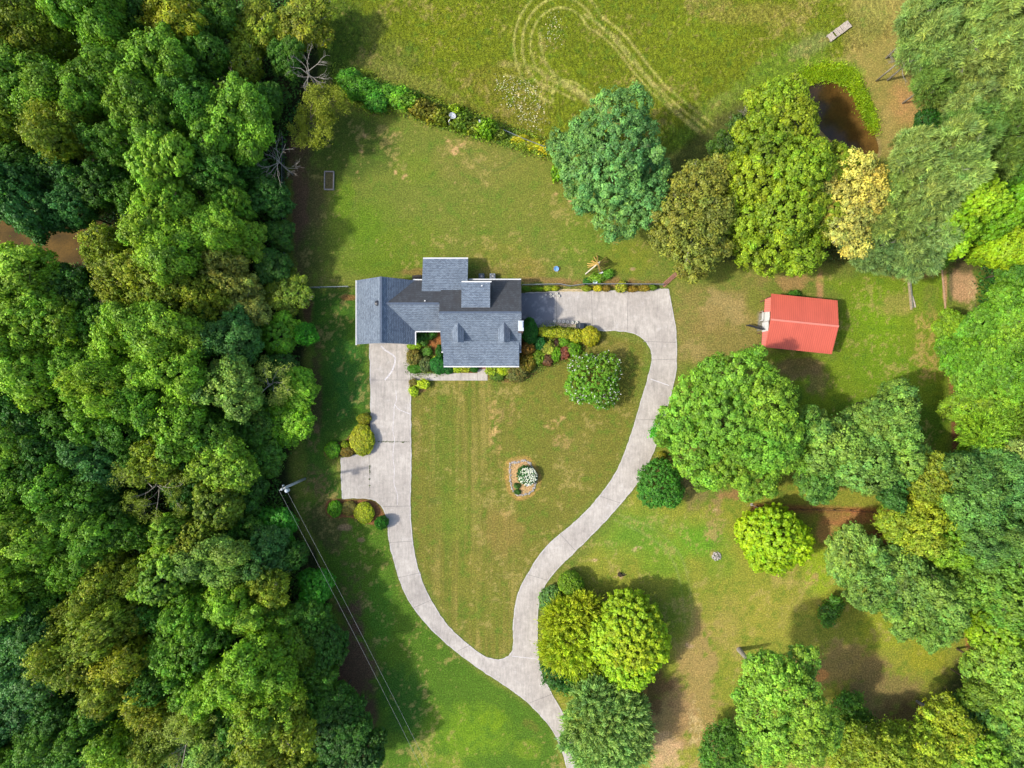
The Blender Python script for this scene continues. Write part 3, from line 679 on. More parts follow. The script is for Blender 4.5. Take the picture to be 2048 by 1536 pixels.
def dead_tree(name, loc, h, spread, label, seed, mat_, lean=(0, 0), group=None, dens=1.0, r0=.16, leaves=None):
    g = random.Random(seed); root = empty(name, loc, label, 'dead tree' if leaves is None else 'tree', group)
    mb = MB(); tw = MB(); tips = []
    top = Vector((lean[0], lean[1], h*.72))
    mb.tube([(0, 0, -.1), (lean[0]*.3, lean[1]*.3, h*.35), top], [r0, r0*.8, r0*.5], 7)
    def grow(s, d, L, r, dep):
        e = s+d*L; m_ = s.lerp(e, .5)+Vector((g.uniform(-.12, .12), g.uniform(-.12, .12), g.uniform(-.02, .1)))*L
        tw.tube([s, m_, e], [r, r*.75, r*.45], 4, False); tips.append(e)
        if dep == 0: return
        for _ in range(3 if dep > 1 else 4):
            q = s.lerp(e, g.uniform(.35, 1)); dd = (d+Vector((g.uniform(-.9, .9), g.uniform(-.9, .9), g.uniform(-.25, .5)))).normalized()
            grow(q, dd, L*g.uniform(.4, .65), r*.5, dep-1)
    n = int(9*dens)
    for k in range(n):
        a = k*6.283/n+g.uniform(-.3, .3); s = Vector((0, 0, h*.35)).lerp(top, g.uniform(.3, 1)) + Vector((lean[0]*.3, lean[1]*.3, 0))*0
        d = Vector((math.cos(a), math.sin(a), g.uniform(.15, .7))).normalized(); grow(s, d, spread*g.uniform(.55, .85), r0*.45, 2)
    mb.build('trunk', mat_, root, smooth=True); tw.build('branches', mat_, root, smooth=True)
    if leaves:
        gg = np.random.default_rng(seed); T = np.array([tuple(t) for t in tips]); idx = gg.integers(0, len(T), leaves[1])
        p = T[idx]+gg.normal(0, .28, (len(idx), 3)); nr = unit(gg.normal(0, .6, p.shape)+np.array([0, 0, .7])); sz = gg.uniform(.6, 1.2, len(p))
        V, F = quads(p, nr, gg.normal(0, 1, p.shape), .15*sz, .045*sz); lv = gg.normal(1, .2, len(p)); c_ = np.repeat(np.clip(np.stack([lv]*3, 1), .3, 2), 4, 0)
        o = link(D.objects.new('crown', npmesh('crown', V, F, [LEAF], c_)), root); o.color = gcol(leaves[0])
    return root
# ------------------------------------------------------------------ the woods, tree by tree
BANDS = [(0, 'along the top edge'), (70, 'level with the hay circle'), (150, "level with the hedgerow's leafy west end"), (230, 'level with the satellite dish'), (310, 'level with the raised garden bed'), (390, "level with the western pond's top"), (470, "level with the western pond's lower bank"), (550, "level with the garage's back eave"), (630, 'level with the garage doors'), (710, 'level with the front walk'), (790, 'level with the big gold shrub'), (870, 'level with the parking pad'), (940, 'level with the utility pole'), (1010, "level with the west drive's ball shrub"), (1080, 'level with the stone pile'), (1160, "level with the larger maple's top"), (1240, 'level with the meadow snag'), (1320, 'level with the drive fork'), (1400, 'just above the bottom band'), (1480, 'along the bottom edge')]
ORD = ['outermost','second','third','fourth','fifth','sixth','seventh','eighth','ninth','tenth','eleventh','twelfth','thirteenth']
CW = dict(deep='dark green',forest='forest green',mid='mid green',green='fresh green',bright='bright green',lime='lime green',olive='olive green',gold='golden olive',tan='tan olive',teal='dark bluish green',bluegreen='dusky green',sage='sage green',vivid='vivid green',yellow='yellow-green',beige='beige',grey='pale grey-green')
KW = dict(broad='broad tree',puff='billowing tree',maple='round tree',shoot='spiky tree',pine='tufted pine',airy='twiggy tree')
KN = dict(broad='broadleaf_tree',puff='broadleaf_tree',maple='maple_tree',shoot='broadleaf_tree',pine='pine_tree',airy='broadleaf_tree')
# px, py, radius px, height m, kind, colour
WEST = [(50,70,66,18,'puff','olive'),(130,30,40,13,'broad','teal'),(205,45,58,18,'puff','mid'),(290,20,40,13,'broad','deep'),(345,40,54,15,'airy','gold'),(430,28,44,12,'broad','forest'),(505,60,50,8.5,'airy','gold'),(610,52,56,8.5,'airy','gold'),(492,130,36,8.5,'airy','olive'),(570,110,36,8.0,'broad','forest'),(415,105,44,13,'broad','forest'),(205,185,56,17,'puff','mid'),(310,135,66,18,'puff','mid'),(305,240,60,17,'puff','mid'),(400,215,52,16,'puff','forest'),(468,245,66,15,'puff','mid'),(527,200,34,8.5,'broad','forest'),(78,195,62,18,'puff','mid'),(18,250,50,16,'shoot','olive'),(128,265,54,16,'shoot','olive'),(10,150,44,16,'broad','olive'),(225,290,44,14,'broad','forest'),(110,345,60,13,'broad','deep'),(20,345,54,15,'broad','forest'),(205,370,50,12,'broad','deep'),(185,390,36,10,'shoot','olive'),(50,405,62,16,'broad','teal'),(150,420,44,13,'broad','teal'),(330,345,64,17,'maple','green'),(430,350,44,13,'broad','forest'),(490,330,40,8.5,'broad','deep'),(260,400,36,12,'broad','forest'),(345,425,56,16,'broad','green'),(462,405,36,12,'broad','mid'),(535,390,38,8.0,'broad','deep'),(560,470,28,6,'broad','deep'),(345,485,62,16,'puff','green'),(430,460,48,14,'puff','green'),(490,480,42,8.5,'broad','green'),(218,490,44,14,'airy','olive'),(545,530,34,7.2,'broad','deep'),(50,560,70,17,'puff','green'),(105,600,46,15,'puff','green'),(170,585,48,13,'broad','deep'),(250,560,56,15,'shoot','olive'),(330,570,58,14,'shoot','olive'),(400,590,48,13,'shoot','olive'),(455,545,44,12,'airy','tan'),(490,605,46,8.5,'airy','tan'),(572,590,44,6,'airy','olive'),(20,640,54,17,'puff','green'),(115,650,54,16,'broad','green'),(190,650,46,14,'broad','forest'),(245,690,58,17,'puff','green'),(310,665,62,18,'puff','green'),(375,690,50,15,'puff','green'),(475,680,48,13,'puff','teal'),(415,640,36,11,'broad','deep'),(560,670,46,6,'maple','bright'),(612,668,24,6,'shoot','vivid'),(70,745,66,17,'puff','green'),(160,740,52,15,'broad','mid'),(225,770,54,17,'puff','green'),(350,750,58,17,'puff','green'),(290,790,50,15,'puff','mid'),(452,775,58,14,'broad','bluegreen'),(560,740,38,6,'broad','deep'),(590,770,44,6,'maple','bright'),(50,825,52,15,'broad','deep'),(120,850,50,14,'broad','forest'),(190,850,50,15,'broad','mid'),(260,860,44,14,'broad','forest'),(355,850,58,15,'broad','mid'),(425,862,44,13,'broad','forest'),(500,845,42,8.5,'broad','forest'),(565,845,48,6,'shoot','bright'),(27,890,52,15,'puff','mid'),(105,910,48,14,'broad','deep'),(205,925,52,14,'broad','teal'),(275,920,36,13,'broad','forest'),(330,920,50,14,'airy','olive'),(455,930,60,13,'broad','green'),(395,905,36,11,'broad','deep'),(520,910,40,7.2,'broad','forest'),(35,975,60,16,'puff','mid'),(110,990,56,16,'puff','mid'),(185,1000,50,14,'broad','forest'),(380,985,40,11,'broad','deep'),(440,1010,54,13,'maple','olive'),(500,990,34,8.5,'broad','deep'),(245,1000,30,11,'broad','deep'),(50,1070,62,17,'puff','green'),(130,1070,50,15,'puff','mid'),(195,1080,52,15,'puff','mid'),(270,1060,40,12,'broad','forest'),(350,1060,46,13,'maple','green'),(400,1060,42,12,'maple','olive'),(550,1050,46,6,'maple','vivid'),(490,1060,36,8.5,'broad','forest'),(30,1160,56,16,'puff','green'),(135,1135,46,14,'broad','mid'),(215,1165,52,14,'shoot','olive'),(280,1150,36,12,'shoot','olive'),(335,1150,66,15,'maple','green'),(458,1120,54,14,'puff','bluegreen'),(530,1100,46,12,'broad','teal'),(632,1168,38,7,'maple','vivid'),(585,1115,30,9,'broad','deep'),(90,1180,44,13,'broad','forest'),(50,1265,60,15,'broad','teal'),(140,1240,44,13,'shoot','olive'),(205,1260,56,16,'shoot','olive'),(270,1235,48,14,'broad','olive'),(385,1225,46,14,'broad','mid'),(465,1215,54,15,'puff','green'),(535,1170,40,12,'airy','olive'),(565,1245,44,9,'broad','mid'),(330,1230,40,12,'broad','forest'),(625,1240,36,9,'broad','forest'),(170,1310,56,16,'shoot','olive'),(245,1315,56,16,'shoot','gold'),(220,1365,52,15,'shoot','olive'),(60,1350,60,15,'broad','teal'),(350,1310,60,15,'broad','mid'),(420,1280,44,14,'broad','forest'),(455,1370,54,16,'puff','green'),(520,1330,62,17,'puff','green'),(595,1310,56,9,'puff','green'),(540,1385,50,16,'puff','green'),(655,1290,36,9,'broad','deep'),(390,1360,44,14,'broad','mid'),(300,1370,44,14,'broad','forest'),(20,1430,56,14,'broad','teal'),(120,1410,48,13,'broad','deep'),(190,1430,44,13,'broad','forest'),(305,1410,46,14,'shoot','gold'),(400,1430,44,13,'shoot','olive'),(555,1440,62,15,'airy','olive'),(470,1450,44,13,'broad','forest'),(625,1400,48,9,'broad','forest'),(680,1400,38,9,'broad','deep'),(645,1350,34,9,'broad','forest'),(75,1500,56,14,'broad','forest'),(20,1520,44,13,'broad','mid'),(150,1490,46,13,'broad','forest'),(240,1510,56,14,'shoot','green'),(310,1480,44,13,'shoot','olive'),(445,1510,48,13,'puff','bluegreen'),(520,1510,52,14,'airy','gold'),(590,1500,46,9,'broad','olive'),(665,1480,54,9,'broad','deep'),(735,1505,42,9,'maple','deep'),(700,1440,36,9,'broad','deep'),(620,1540,40,9,'broad','forest')]
EAST = [(1860,40,58,15,'pine','sage'),(1925,30,56,16,'pine','sage'),(2000,30,60,17,'pine','sage'),(1850,100,48,13,'pine','sage'),(1925,105,58,16,'pine','sage'),(2010,110,62,17,'pine','sage'),(1870,160,44,11,'pine',(112,148,76)),(1950,175,52,14,'pine','sage'),(2030,190,52,15,'pine','sage'),
(1958,245,54,13,'pine',(112,148,80)),(2025,270,54,14,'pine',(112,148,80)),(1985,310,44,12,'pine',(112,148,80)),(2040,340,40,12,'broad','forest'),
(1845,320,56,15,'pine','sage'),(1905,320,58,16,'pine','sage'),(1800,370,48,13,'pine','sage'),(1870,385,58,15,'pine','sage'),(1790,440,50,12,'pine','sage'),(1840,490,60,11,'pine',(120,154,98)),(1750,500,46,10,'pine',(108,140,92)),(1890,500,28,8,'shoot','mid'),
(1950,400,50,14,'maple','lime'),(1905,455,54,13,'maple','lime'),(1975,460,40,12,'maple','bright'),(2025,420,50,13,'maple','bright'),(2020,490,46,13,'maple','lime'),(1985,500,32,12,'maple','lime'),(2040,540,34,10,'broad','forest'),
(2030,600,46,10,'bushy_t','mid'),(2035,655,46,10,'bushy_t','mid'),(1965,655,52,7,'bushy_t','mid'),(1903,655,34,5,'bushy_t',(120,158,40)),(1925,712,44,6.5,'bushy_t',(96,148,40)),(1985,715,54,8,'bushy_t','mid'),(1958,765,46,7,'bushy_t','mid'),(2025,740,48,9,'bushy_t',(96,148,40)),(1935,815,42,6,'airy','green'),(2000,810,46,8,'broad','green'),
(1975,870,58,9,'feather_t','green'),(2030,860,50,10,'feather_t',(100,140,40)),(2040,930,48,13,'broad','sage'),
(1655,880,56,12,'broad','bluegreen'),(1720,925,60,12,'broad','bluegreen'),(1740,850,48,11,'broad',(108,150,74)),(1782,810,44,13,'broad',(108,150,74)),(1795,885,52,12,'broad',(110,152,72)),(1640,950,46,10,'broad',(86,132,62)),(1780,960,46,11,'broad',(64,110,50)),(1610,850,36,11,'broad',(100,148,64)),
(1845,960,48,12,'shoot',(120,142,44)),(1840,1045,54,11,'shoot','yellow'),(1900,950,44,13,'broad',(88,134,72)),(1955,950,52,14,'puff',(92,140,78)),(2020,980,54,15,'puff',(92,140,78)),(1945,1020,56,15,'puff',(96,142,76)),(2020,1050,56,15,'puff',(96,142,76)),(1970,1085,50,14,'puff',(96,142,76)),(1900,1090,44,12,'broad','green'),
(1705,1110,54,9,'broad','bluegreen'),(1775,1130,50,10,'broad','bluegreen'),(1740,1170,50,10,'broad',(104,146,74)),(1830,1165,54,11,'broad',(104,146,74)),(1800,1215,48,10,'broad',(108,150,74)),(1880,1200,52,12,'broad',(108,150,74)),(1870,1250,40,9,'broad',(108,150,74)),(1935,1170,48,12,'broad',(108,150,66)),(2010,1150,56,14,'broad',(100,146,64)),(2020,1215,46,13,'broad',(100,146,64)),
(1995,1265,52,11,'maple','lime'),(2035,1290,40,11,'maple','lime'),(1995,1345,50,12,'broad',(120,156,66)),(2030,1400,50,13,'broad',(120,156,66)),(1975,1385,40,11,'broad',(104,140,56)),
(1950,1430,40,8,'broad','teal'),(2000,1465,50,11,'broad','bluegreen'),(1900,1455,50,11,'airy','yellow'),(1855,1500,54,11,'shoot','yellow'),(1760,1500,56,11,'shoot','yellow'),(1700,1500,46,9,'airy','yellow'),(1940,1510,52,12,'broad','green'),(2020,1530,44,12,'broad','bluegreen'),(1810,1530,44,11,'airy','yellow'),(1449,1508,54,7,'shoot','forest')]
LABEL_OVER = {(330,345):'bright fresh green round tree in the dark woods left of the raised bed',(475,680):'small dark bluish tree in the west woods level with the barn roof',(632,1168):'vivid green bushy tree under the power lines at the edge of the west woods',
(458,1120):'blue-green tree in the woods left of the power lines, below the utility pole',(335,1150):'large leafy yellow-tipped tree left of the blue-green one below the utility pole',(612,668):'small vivid green tree at the woods edge beside the garage side lawn',(735,1505):'low dark tree at the woods corner where the lawn meets the bottom edge',
(610,52):'golden olive tree at the corner of the hay field, top edge',(1449,1508):'dark green bushy tree at the bottom edge between the feathery tree and the tall oak',(1903,655):'pale lime rounded thicket bush nearest the barn on the east side',(2040,540):'dark tree between the bare garden patch and the right picture edge',
(1840,1045):'yellow-green tree at the right end of the leaf-littered fence line',(1890,500):'small green tree hanging over the top of the bare garden patch'}
for k_, st_ in (('bushy_t', 'bramble'), ('feather_t', 'feather')):
    PROTO[k_] = []
    for k in range(2):
        g = random.Random(900+k+len(k_)); PROTO[k_].append([dict(kind=k_, style=st_, blobs=pblobs(g, 4., 10., 5), seed=900+k+len(k_), tw=2), None])
KW['bushy_t'] = 'leafy thicket tree'; KW['feather_t'] = 'feathery tree'; KN['bushy_t'] = 'thicket_tree'; KN['feather_t'] = 'feathery_tree'
def plant_wood(L, side, wood):
    bins = {}
    for t in L:
        b = max(i for i, (y, _) in enumerate(BANDS) if t[1] >= y); bins.setdefault(b, []).append(t)
    for b, T in bins.items():
        T.sort(key=lambda t: t[0] if side == 'left' else -t[0])
        for i, t in enumerate(T):
            px, py, r, h, kind, c = t
            rg_ = random.Random(px*7+py); cw = CW[c] if isinstance(c, str) else ('grey-green' if kind == 'pine' else ('yellowish green' if c[0] > 112 else 'soft green'))
            lab = LABEL_OVER.get((px, py)) or '%s %s, %s from the %s edge, %s' % (cw, KW[kind], ORD[i], side, BANDS[b][1])
            loc, rw = appr(px, py, r, h)
            put_tree(kind, loc, rw*1.1, h*rg_.uniform(.94, 1.06), gcol(c, rg_), lab, wood, KN[kind], px+py*3)
plant_wood(WEST, 'left', 'trees of the west woods')
plant_wood(EAST, 'right', 'trees on the east side')
# single trees
hero('blue_green_tree', 'broad', [(1225,225,44,12),(1270,215,34,11),(1185,265,44,11),(1250,285,62,14),(1165,330,52,10),(1225,350,62,13),(1295,330,34,10),(1290,395,46,11),(1235,425,48,10),(1180,385,40,9),(1140,300,36,8)], (100,148,90), 'large blue-green tree between the back yard and the hay field', 101, twig=16, k_n=.8)
hero('oak_tree', 'broad', [(1558,212,52,13),(1585,245,48,14),(1535,290,56,14),(1600,335,56,15),(1520,360,56,13),(1662,325,38,12),(1492,335,40,11),(1478,385,34,10),(1500,430,50,11),(1570,420,62,13),(1640,410,44,11),(1530,490,56,9),(1600,500,46,9)], (120,148,34), 'big yellow-green oak spreading beside the pond', 102, twig=14, nlimb=16)
hero('broadleaf_tree', 'airy', [(1400,375,44,12),(1430,350,34,11),(1370,430,50,12),(1425,430,40,12),(1340,470,38,9),(1395,490,50,10),(1385,530,32,7)], (124,136,62), 'drab olive tree between the blue-green tree and the pond oak', 103, twig=16, k_n=1.35, nlimb=12, bark=BARK_PALE)
hero('broadleaf_tree', 'airy', [(1703,338,36,12),(1738,360,32,11),(1690,385,46,12),(1735,400,36,11),(1690,440,40,11),(1710,475,34,9),(1670,410,26,10)], 'beige', 'beige sparse-leaved tree at the south tip of the pond', 104, twig=18, k_n=1.25, nlimb=14, bark=BARK_PALE)
hero('dark_shrub_tree', 'bushy', [(1860,240,26,5),(1880,228,20,5),(1850,255,20,4)], (40,96,28), 'dark green low bushy tree on orange ground below the pines', 105, twig=0)
hero('small_tree', 'broad', [(1480,255,22,8),(1462,285,22,7),(1440,295,18,6)], (66,100,34), 'small dark tree under bare grey branches at the field edge', 106, twig=5)
hero('oak_tree', 'broad', [(1400,800,52,10),(1365,850,50,9),(1440,760,46,11),(1490,760,54,12),(1530,810,58,13),(1460,840,66,13),(1395,900,48,10),(1520,880,58,12),(1460,920,54,10),(1555,860,40,11),(1580,900,36,9),(1510,950,44,8),(1410,950,28,7)], (108,156,54), 'largest green oak crown overhanging the east bend of the drive', 107, twig=10, nlimb=18)
hero('young_tree', 'shoot', [(1328,862,22,4.5),(1345,880,16,3.5)], 'vivid', 'small vivid green tree at the drive edge under the big oak', 108)
hero('round_tree', 'bushy', [(1319,960,40,5),(1335,985,30,4),(1305,985,28,4)], (64,124,40), 'small rounded dark green tree beside the drive below the oak', 109, k_n=.8)
hero('maple_tree', 'maple', [(1258,1245,58,8),(1225,1280,46,7.4),(1290,1285,46,7.4),(1258,1320,54,7.2),(1262,1275,62,8.6)], (146,182,36), 'round bright lime maple, the larger, near the fork of the drive', 110, flatz=1.0)
hero('maple_tree', 'maple', [(1545,1070,56,7),(1515,1065,38,6),(1575,1085,42,6),(1540,1100,44,5.6)], (148,188,28), 'round bright lime maple, the smaller, just below the fence line', 111, flatz=1.0)
hero('wispy_tree', 'feather', [(1130,1240,38,5),(1145,1290,46,5.4),(1165,1220,30,4.6),(1120,1300,34,4.6),(1160,1330,30,4)], (144,172,38), 'wispy yellow-green tree between the drive and the larger lime maple', 112, k_n=1.3)
hero('feathery_tree', 'feather', [(1208,1450,50,8),(1248,1430,40,7.4),(1172,1446,34,7),(1225,1490,48,7.6),(1190,1400,36,7),(1196,1510,38,7),(1254,1470,36,6.5)]+[(1214+q_*.9*math.cos(a_*.57),1457+q_*math.sin(a_*.57),15,5.6) for a_, q_ in enumerate((78,86,74,84,80,88,76,84,72,86,80))], (128,168,100), 'silvery green feathery tree leaning over the lower drive', 113, k_n=1.2, flatz=.95)
hero('oak_tree', 'broad', [(1528,1345,40,15),(1562,1372,48,17),(1508,1392,34,15),(1605,1325,30,14),(1540,1430,56,17),(1602,1420,46,17),(1610,1478,50,16),(1540,1490,42,15),(1648,1462,32,14)], (118,162,60), 'tall fresh green oak beside the broken snag in the meadow', 114, twig=10, nlimb=14)
hero('sapling', 'airy', [(1658,1225,18,2.4),(1668,1210,12,2.0)], 'forest', 'small green sapling in the shade pool of the meadow', 115)
hero('sapling', 'shoot', [(1694,1421,28,4),(1715,1440,24,4),(1690,1455,24,3.6)], 'forest', 'dark low tree tucked behind the tall meadow oak', 116)
hero('understorey_tree', 'shoot', [(1110,1350,22,3.6),(1130,1365,18,3.2),(1100,1335,12,2.6)], (44,96,30), 'small dark tree at the drive edge above the feathery tree', 117)
hero('understorey_tree', 'shoot', [(1180,1375,20,3),(1165,1365,16,3)], (96,124,64), 'dull green bush between the lime maple and the feathery tree', 118)
# bare and half-bare trees
for (px, py, h, sp, mt, lab, lv, sd_) in (
 (552,318,9,3.6,BARK_PALE,'leafless grey tree leaning over the west fence of the back yard',None,31),
 (612,140,9,3.0,BARK_PALE,'bare white branches in the golden trees at the field corner',None,32),
 (533,768,11,3.8,BARK_PALE,'half-bare pale tree in the woods level with the front walk',('grey',3600),33),
 (300,975,14,4.6,BARK_PALE,'half-bare olive tree deep in the woods left of the utility pole',('olive',6000),34),
 (368,1495,14,5.0,BARK_PALE,'thin pale green half-bare tree at the bottom edge of the woods',('grey',6500),35),
 (1492,240,9,2.2,BARK_PALE,'bare grey branches above the small dark tree at the field edge',None,36),
 (1815,110,10,2.6,BARK_PALE,'bare grey branches poking out on the field side of the pines',None,37),
 (318,430,15,3.0,BARK_PALE,'pale dead top rising from the woods beside the western pond',None,38),
 (620,235,9,3.4,BARK,'golden olive thin tree with bare limbs at the northwest corner of the back yard',('gold',8000),39),
 (650,200,8,2.6,BARK,'golden olive thin tree nearest the hedgerow',('gold',5000),40)):
    z = h*.75; q = W(px, py, z); rad = Vector((q.x, q.y)).normalized()
    dead_tree('bare_tree' if lv is None else 'thin_tree', (q.x, q.y, 0), h, sp, lab, sd_, mt, leaves=lv, r0=.13)
# ------------------------------------------------------------------ low growth too thick to count
def scatter(name, P, n, seed, hmax, la, lb, colr, label, cat, upright=.0, jit=.25, gc=False, holes=()):
    g = np.random.default_rng(seed); P = np.array([tuple(W(x, y).xy) for x, y in P]); lo, hi = P.min(0), P.max(0); pts = []
    while sum(map(len, pts)) < n:
        q = g.uniform(lo-1, hi+1, (n, 2)); jj = g.normal(0, .45, (n, 2)); k_ = inpoly(q[:, 0]+jj[:, 0], q[:, 1]+jj[:, 1], P)
        for H in holes: k_ &= ~inpoly(q[:, 0], q[:, 1], [tuple(W(x, y).xy) for x, y in H])
        pts.append(q[k_])
    q = np.concatenate(pts)[:n]; f = VN(seed)(q[:, 0]/1.6, q[:, 1]/1.6, 3)+.5
    z = hmax*f*g.random(n)**.6+.02
    p = np.stack([q[:, 0], q[:, 1], z], 1)
    if upright:
        ax = unit(np.stack([g.normal(0, .7, n), g.normal(0, .7, n), np.full(n, upright)], 1)); nr = unit(np.cross(ax, g.normal(0, 1, (n, 3)))); nr[nr[:, 2] < 0] *= -1
    else:
        nr = unit(np.stack([g.normal(0, .5, n), g.normal(0, .5, n), np.ones(n)], 1)); ax = g.normal(0, 1, (n, 3))
    sz = g.uniform(.6, 1.3, n); V, F = quads(p, nr, ax, la*sz, lb*sz)
    lv = np.clip(g.normal(1, jit, n)*(.75+.5*f), .3, 2.2); hu = g.normal(0, .1, n)+(f-.5)*.3
    c_ = np.repeat(np.stack([lv*(1+hu), lv, lv*(1-hu)], 1), 4, 0)
    if gc:
        base = ground_col(q[:, 0]/MPP+1024, 768-q[:, 1]/MPP)*1.25; c_ = np.repeat(base*(.6+.4*lv[:, None]), 4, 0)
    o = link(D.objects.new(name, npmesh(name, V, F, [LEAF], c_))); o.color = (1, 1, 1, 1) if gc else gcol(colr); return tag(o, label, cat, kind='stuff')
scatter('undergrowth', [(x, y) for x, y in [(-250,-200),(600,-200),(630,60),(600,200),(566,330),(568,520),(590,620),(600,850),(560,930),(580,1060),(650,1250),(690,1400),(740,1700),(-250,1700)]], 150000, 71, 3.2, .2, .12, (62,112,38), 'dark leafy undergrowth beneath the west woods', 'undergrowth', holes=[pool_px])
scatter('undergrowth', [(1960,520),(2300,400),(2300,1700),(1700,1700),(1900,1440),(1990,1300),(1975,1180),(1930,920),(1915,760),(1950,640)], 60000, 72, 1.8, .2, .12, (52,104,36), 'leafy undergrowth beneath the trees along the right edge', 'undergrowth')
scatter('undergrowth', [(1350,480),(1480,300),(1600,240),(1640,310),(1740,350),(1900,300),(2100,330),(2100,530),(1900,515),(1700,520),(1540,520),(1400,515)], 40000, 73, .9, .18, .1, (70,86,36), 'thin brushy growth beneath the pond oak and pines', 'undergrowth')
fld = hedge_px[2:]+[(1700,20),(1500,-60),(700,-60),(650,60)]
scatter('field_grass', fld, 70000, 75, .2, .15, .025, (132,142,34), 'uncut yellow-green hay grass standing in the field', 'grass', upright=.7, jit=.35, gc=True)
scatter('bank_grass', catmull([(1560,178),(1600,150),(1650,134),(1700,144),(1722,180),(1740,222),(1750,262),(1744,262),(1722,218),(1704,182),(1664,158),(1600,166)],3,True), 15000, 76, .7, .2, .045, (140,176,30), 'lush bright grass on the pond bank', 'grass', upright=.8)
scatter('hedgerow_weeds', [(668,140),(760,168),(840,196),(920,228),(1000,256),(1080,286),(1125,306),(1118,318),(1060,300),(1000,282),(930,264),(860,240),(800,218),(740,222),(690,188)], 26000, 80, 1.0, .14, .07, (112,142,40), 'tangled weeds filling in between the hedgerow shrubs', 'weeds', jit=.4)
scatter('bed_plants', catmull([(1046,690),(1085,655),(1170,662),(1160,700),(1120,722),(1085,734),(1050,756),(1010,758),(980,750),(1040,735)],3,True), 9000, 81, .5, .08, .05, (96,124,44), 'low mixed plants filling the bed east of the porch', 'bed plants', jit=.45)
scatter('bed_plants', [(822,700),(846,694),(850,712),(884,716),(884,742),(822,745)], 4500, 82, .4, .08, .05, (90,116,50), 'low mixed plants filling the courtyard bed by the front walk', 'bed plants', jit=.45)
scatter('white_wildflowers', [(990,160),(1060,155),(1085,200),(1090,260),(1050,255),(1010,200)], 420, 77, .55, .075, .07, (214,206,168), 'scattered whitish weed heads in the hay field', 'wildflowers')
scatter('white_wildflowers', [(1090,30),(1125,25),(1120,80),(1095,95)], 90, 78, .55, .07, .06, (214,206,168), 'whitish weed heads inside the hay circle', 'wildflowers')
# ------------------------------------------------------------------ house
def shingles(name, base, dark, stain=0.0):
    m, nt, b = mat(name); uv = N(nt, 'TexCoord').outputs['UV']; v = coords(nt)
    br = N(nt, 'TexBrick'); br.inputs['Scale'].default_value = 1; br.inputs['Mortar Size'].default_value = .012; br.inputs['Brick Width'].default_value = .32; br.inputs['Row Height'].default_value = .16
    br.inputs['Color1'].default_value = base; br.inputs['Color2'].default_value = dark; br.inputs['Mortar'].default_value = (dark[0]*.5, dark[1]*.5, dark[2]*.5, 1); br.inputs['Bias'].default_value = -.1
    nt.links.new(uv, br.inputs['Vector'])
    c = mix(nt, br.outputs[0], ramp(nt, noise(nt, 6, 5, v, .9), [(.3, G(.6)), (.5, G(1)), (.7, G(1.5))]), .95, 'MULTIPLY')
    c = mix(nt, c, ramp(nt, noise(nt, .5, 3, v), [(.3, G(.88)), (.7, G(1.1))]), .8, 'MULTIPLY')
    wv = N(nt, 'TexWave'); wv.bands_direction = 'Y'; wv.inputs['Scale'].default_value = .85; wv.inputs['Distortion'].default_value = .6; nt.links.new(uv, wv.inputs['Vector'])
    c = mix(nt, c, ramp(nt, wv.outputs[0], [(0, G(.74)), (.35, G(1)), (1, G(1.06))]), .85, 'MULTIPLY')
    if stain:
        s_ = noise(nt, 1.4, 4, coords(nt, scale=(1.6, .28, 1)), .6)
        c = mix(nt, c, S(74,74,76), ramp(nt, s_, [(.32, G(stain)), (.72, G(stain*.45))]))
    nt.links.new(c, b.inputs['Base Color']); b.inputs['Roughness'].default_value = .92
    bp = N(nt, 'Bump'); bp.inputs['Strength'].default_value = .5; bp.inputs['Distance'].default_value = .03; nt.links.new(br.outputs['Fac'], bp.inputs['Height']); nt.links.new(bp.outputs[0], b.inputs['Normal'])
    return m
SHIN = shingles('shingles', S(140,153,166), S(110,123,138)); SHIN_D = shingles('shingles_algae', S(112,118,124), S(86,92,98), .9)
WHITE = simple('white_trim', S(236,236,232), .6, .05, 2); SIDING = simple('siding', S(206,200,186), .8, .08, 2); BRICK = None
m, nt, b = mat('brick'); bt = N(nt, 'TexBrick'); bt.inputs['Scale'].default_value = 1; bt.inputs['Brick Width'].default_value = .22; bt.inputs['Row Height'].default_value = .075; bt.inputs['Mortar Size'].default_value = .01
bt.inputs['Color1'].default_value = S(160,92,70); bt.inputs['Color2'].default_value = S(128,72,56); bt.inputs['Mortar'].default_value = S(178,166,150)
t = N(nt, 'TexCoord'); mp = N(nt, 'Mapping'); mp.inputs['Rotation'].default_value = (R(90), 0, 0); nt.links.new(t.outputs['Object'], mp.inputs[0]); nt.links.new(mp.outputs[0], bt.inputs['Vector']); nt.links.new(bt.outputs[0], b.inputs['Base Color']); BRICK = m
GLASS = simple('window_glass', S(52,62,72), .08, .1, 1, .6); METAL = simple('grey_metal', S(150,156,160), .4, .12, 3, .5, .4); BLACK = simple('black_metal', S(34,38,44), .35, .2, 3, .5)
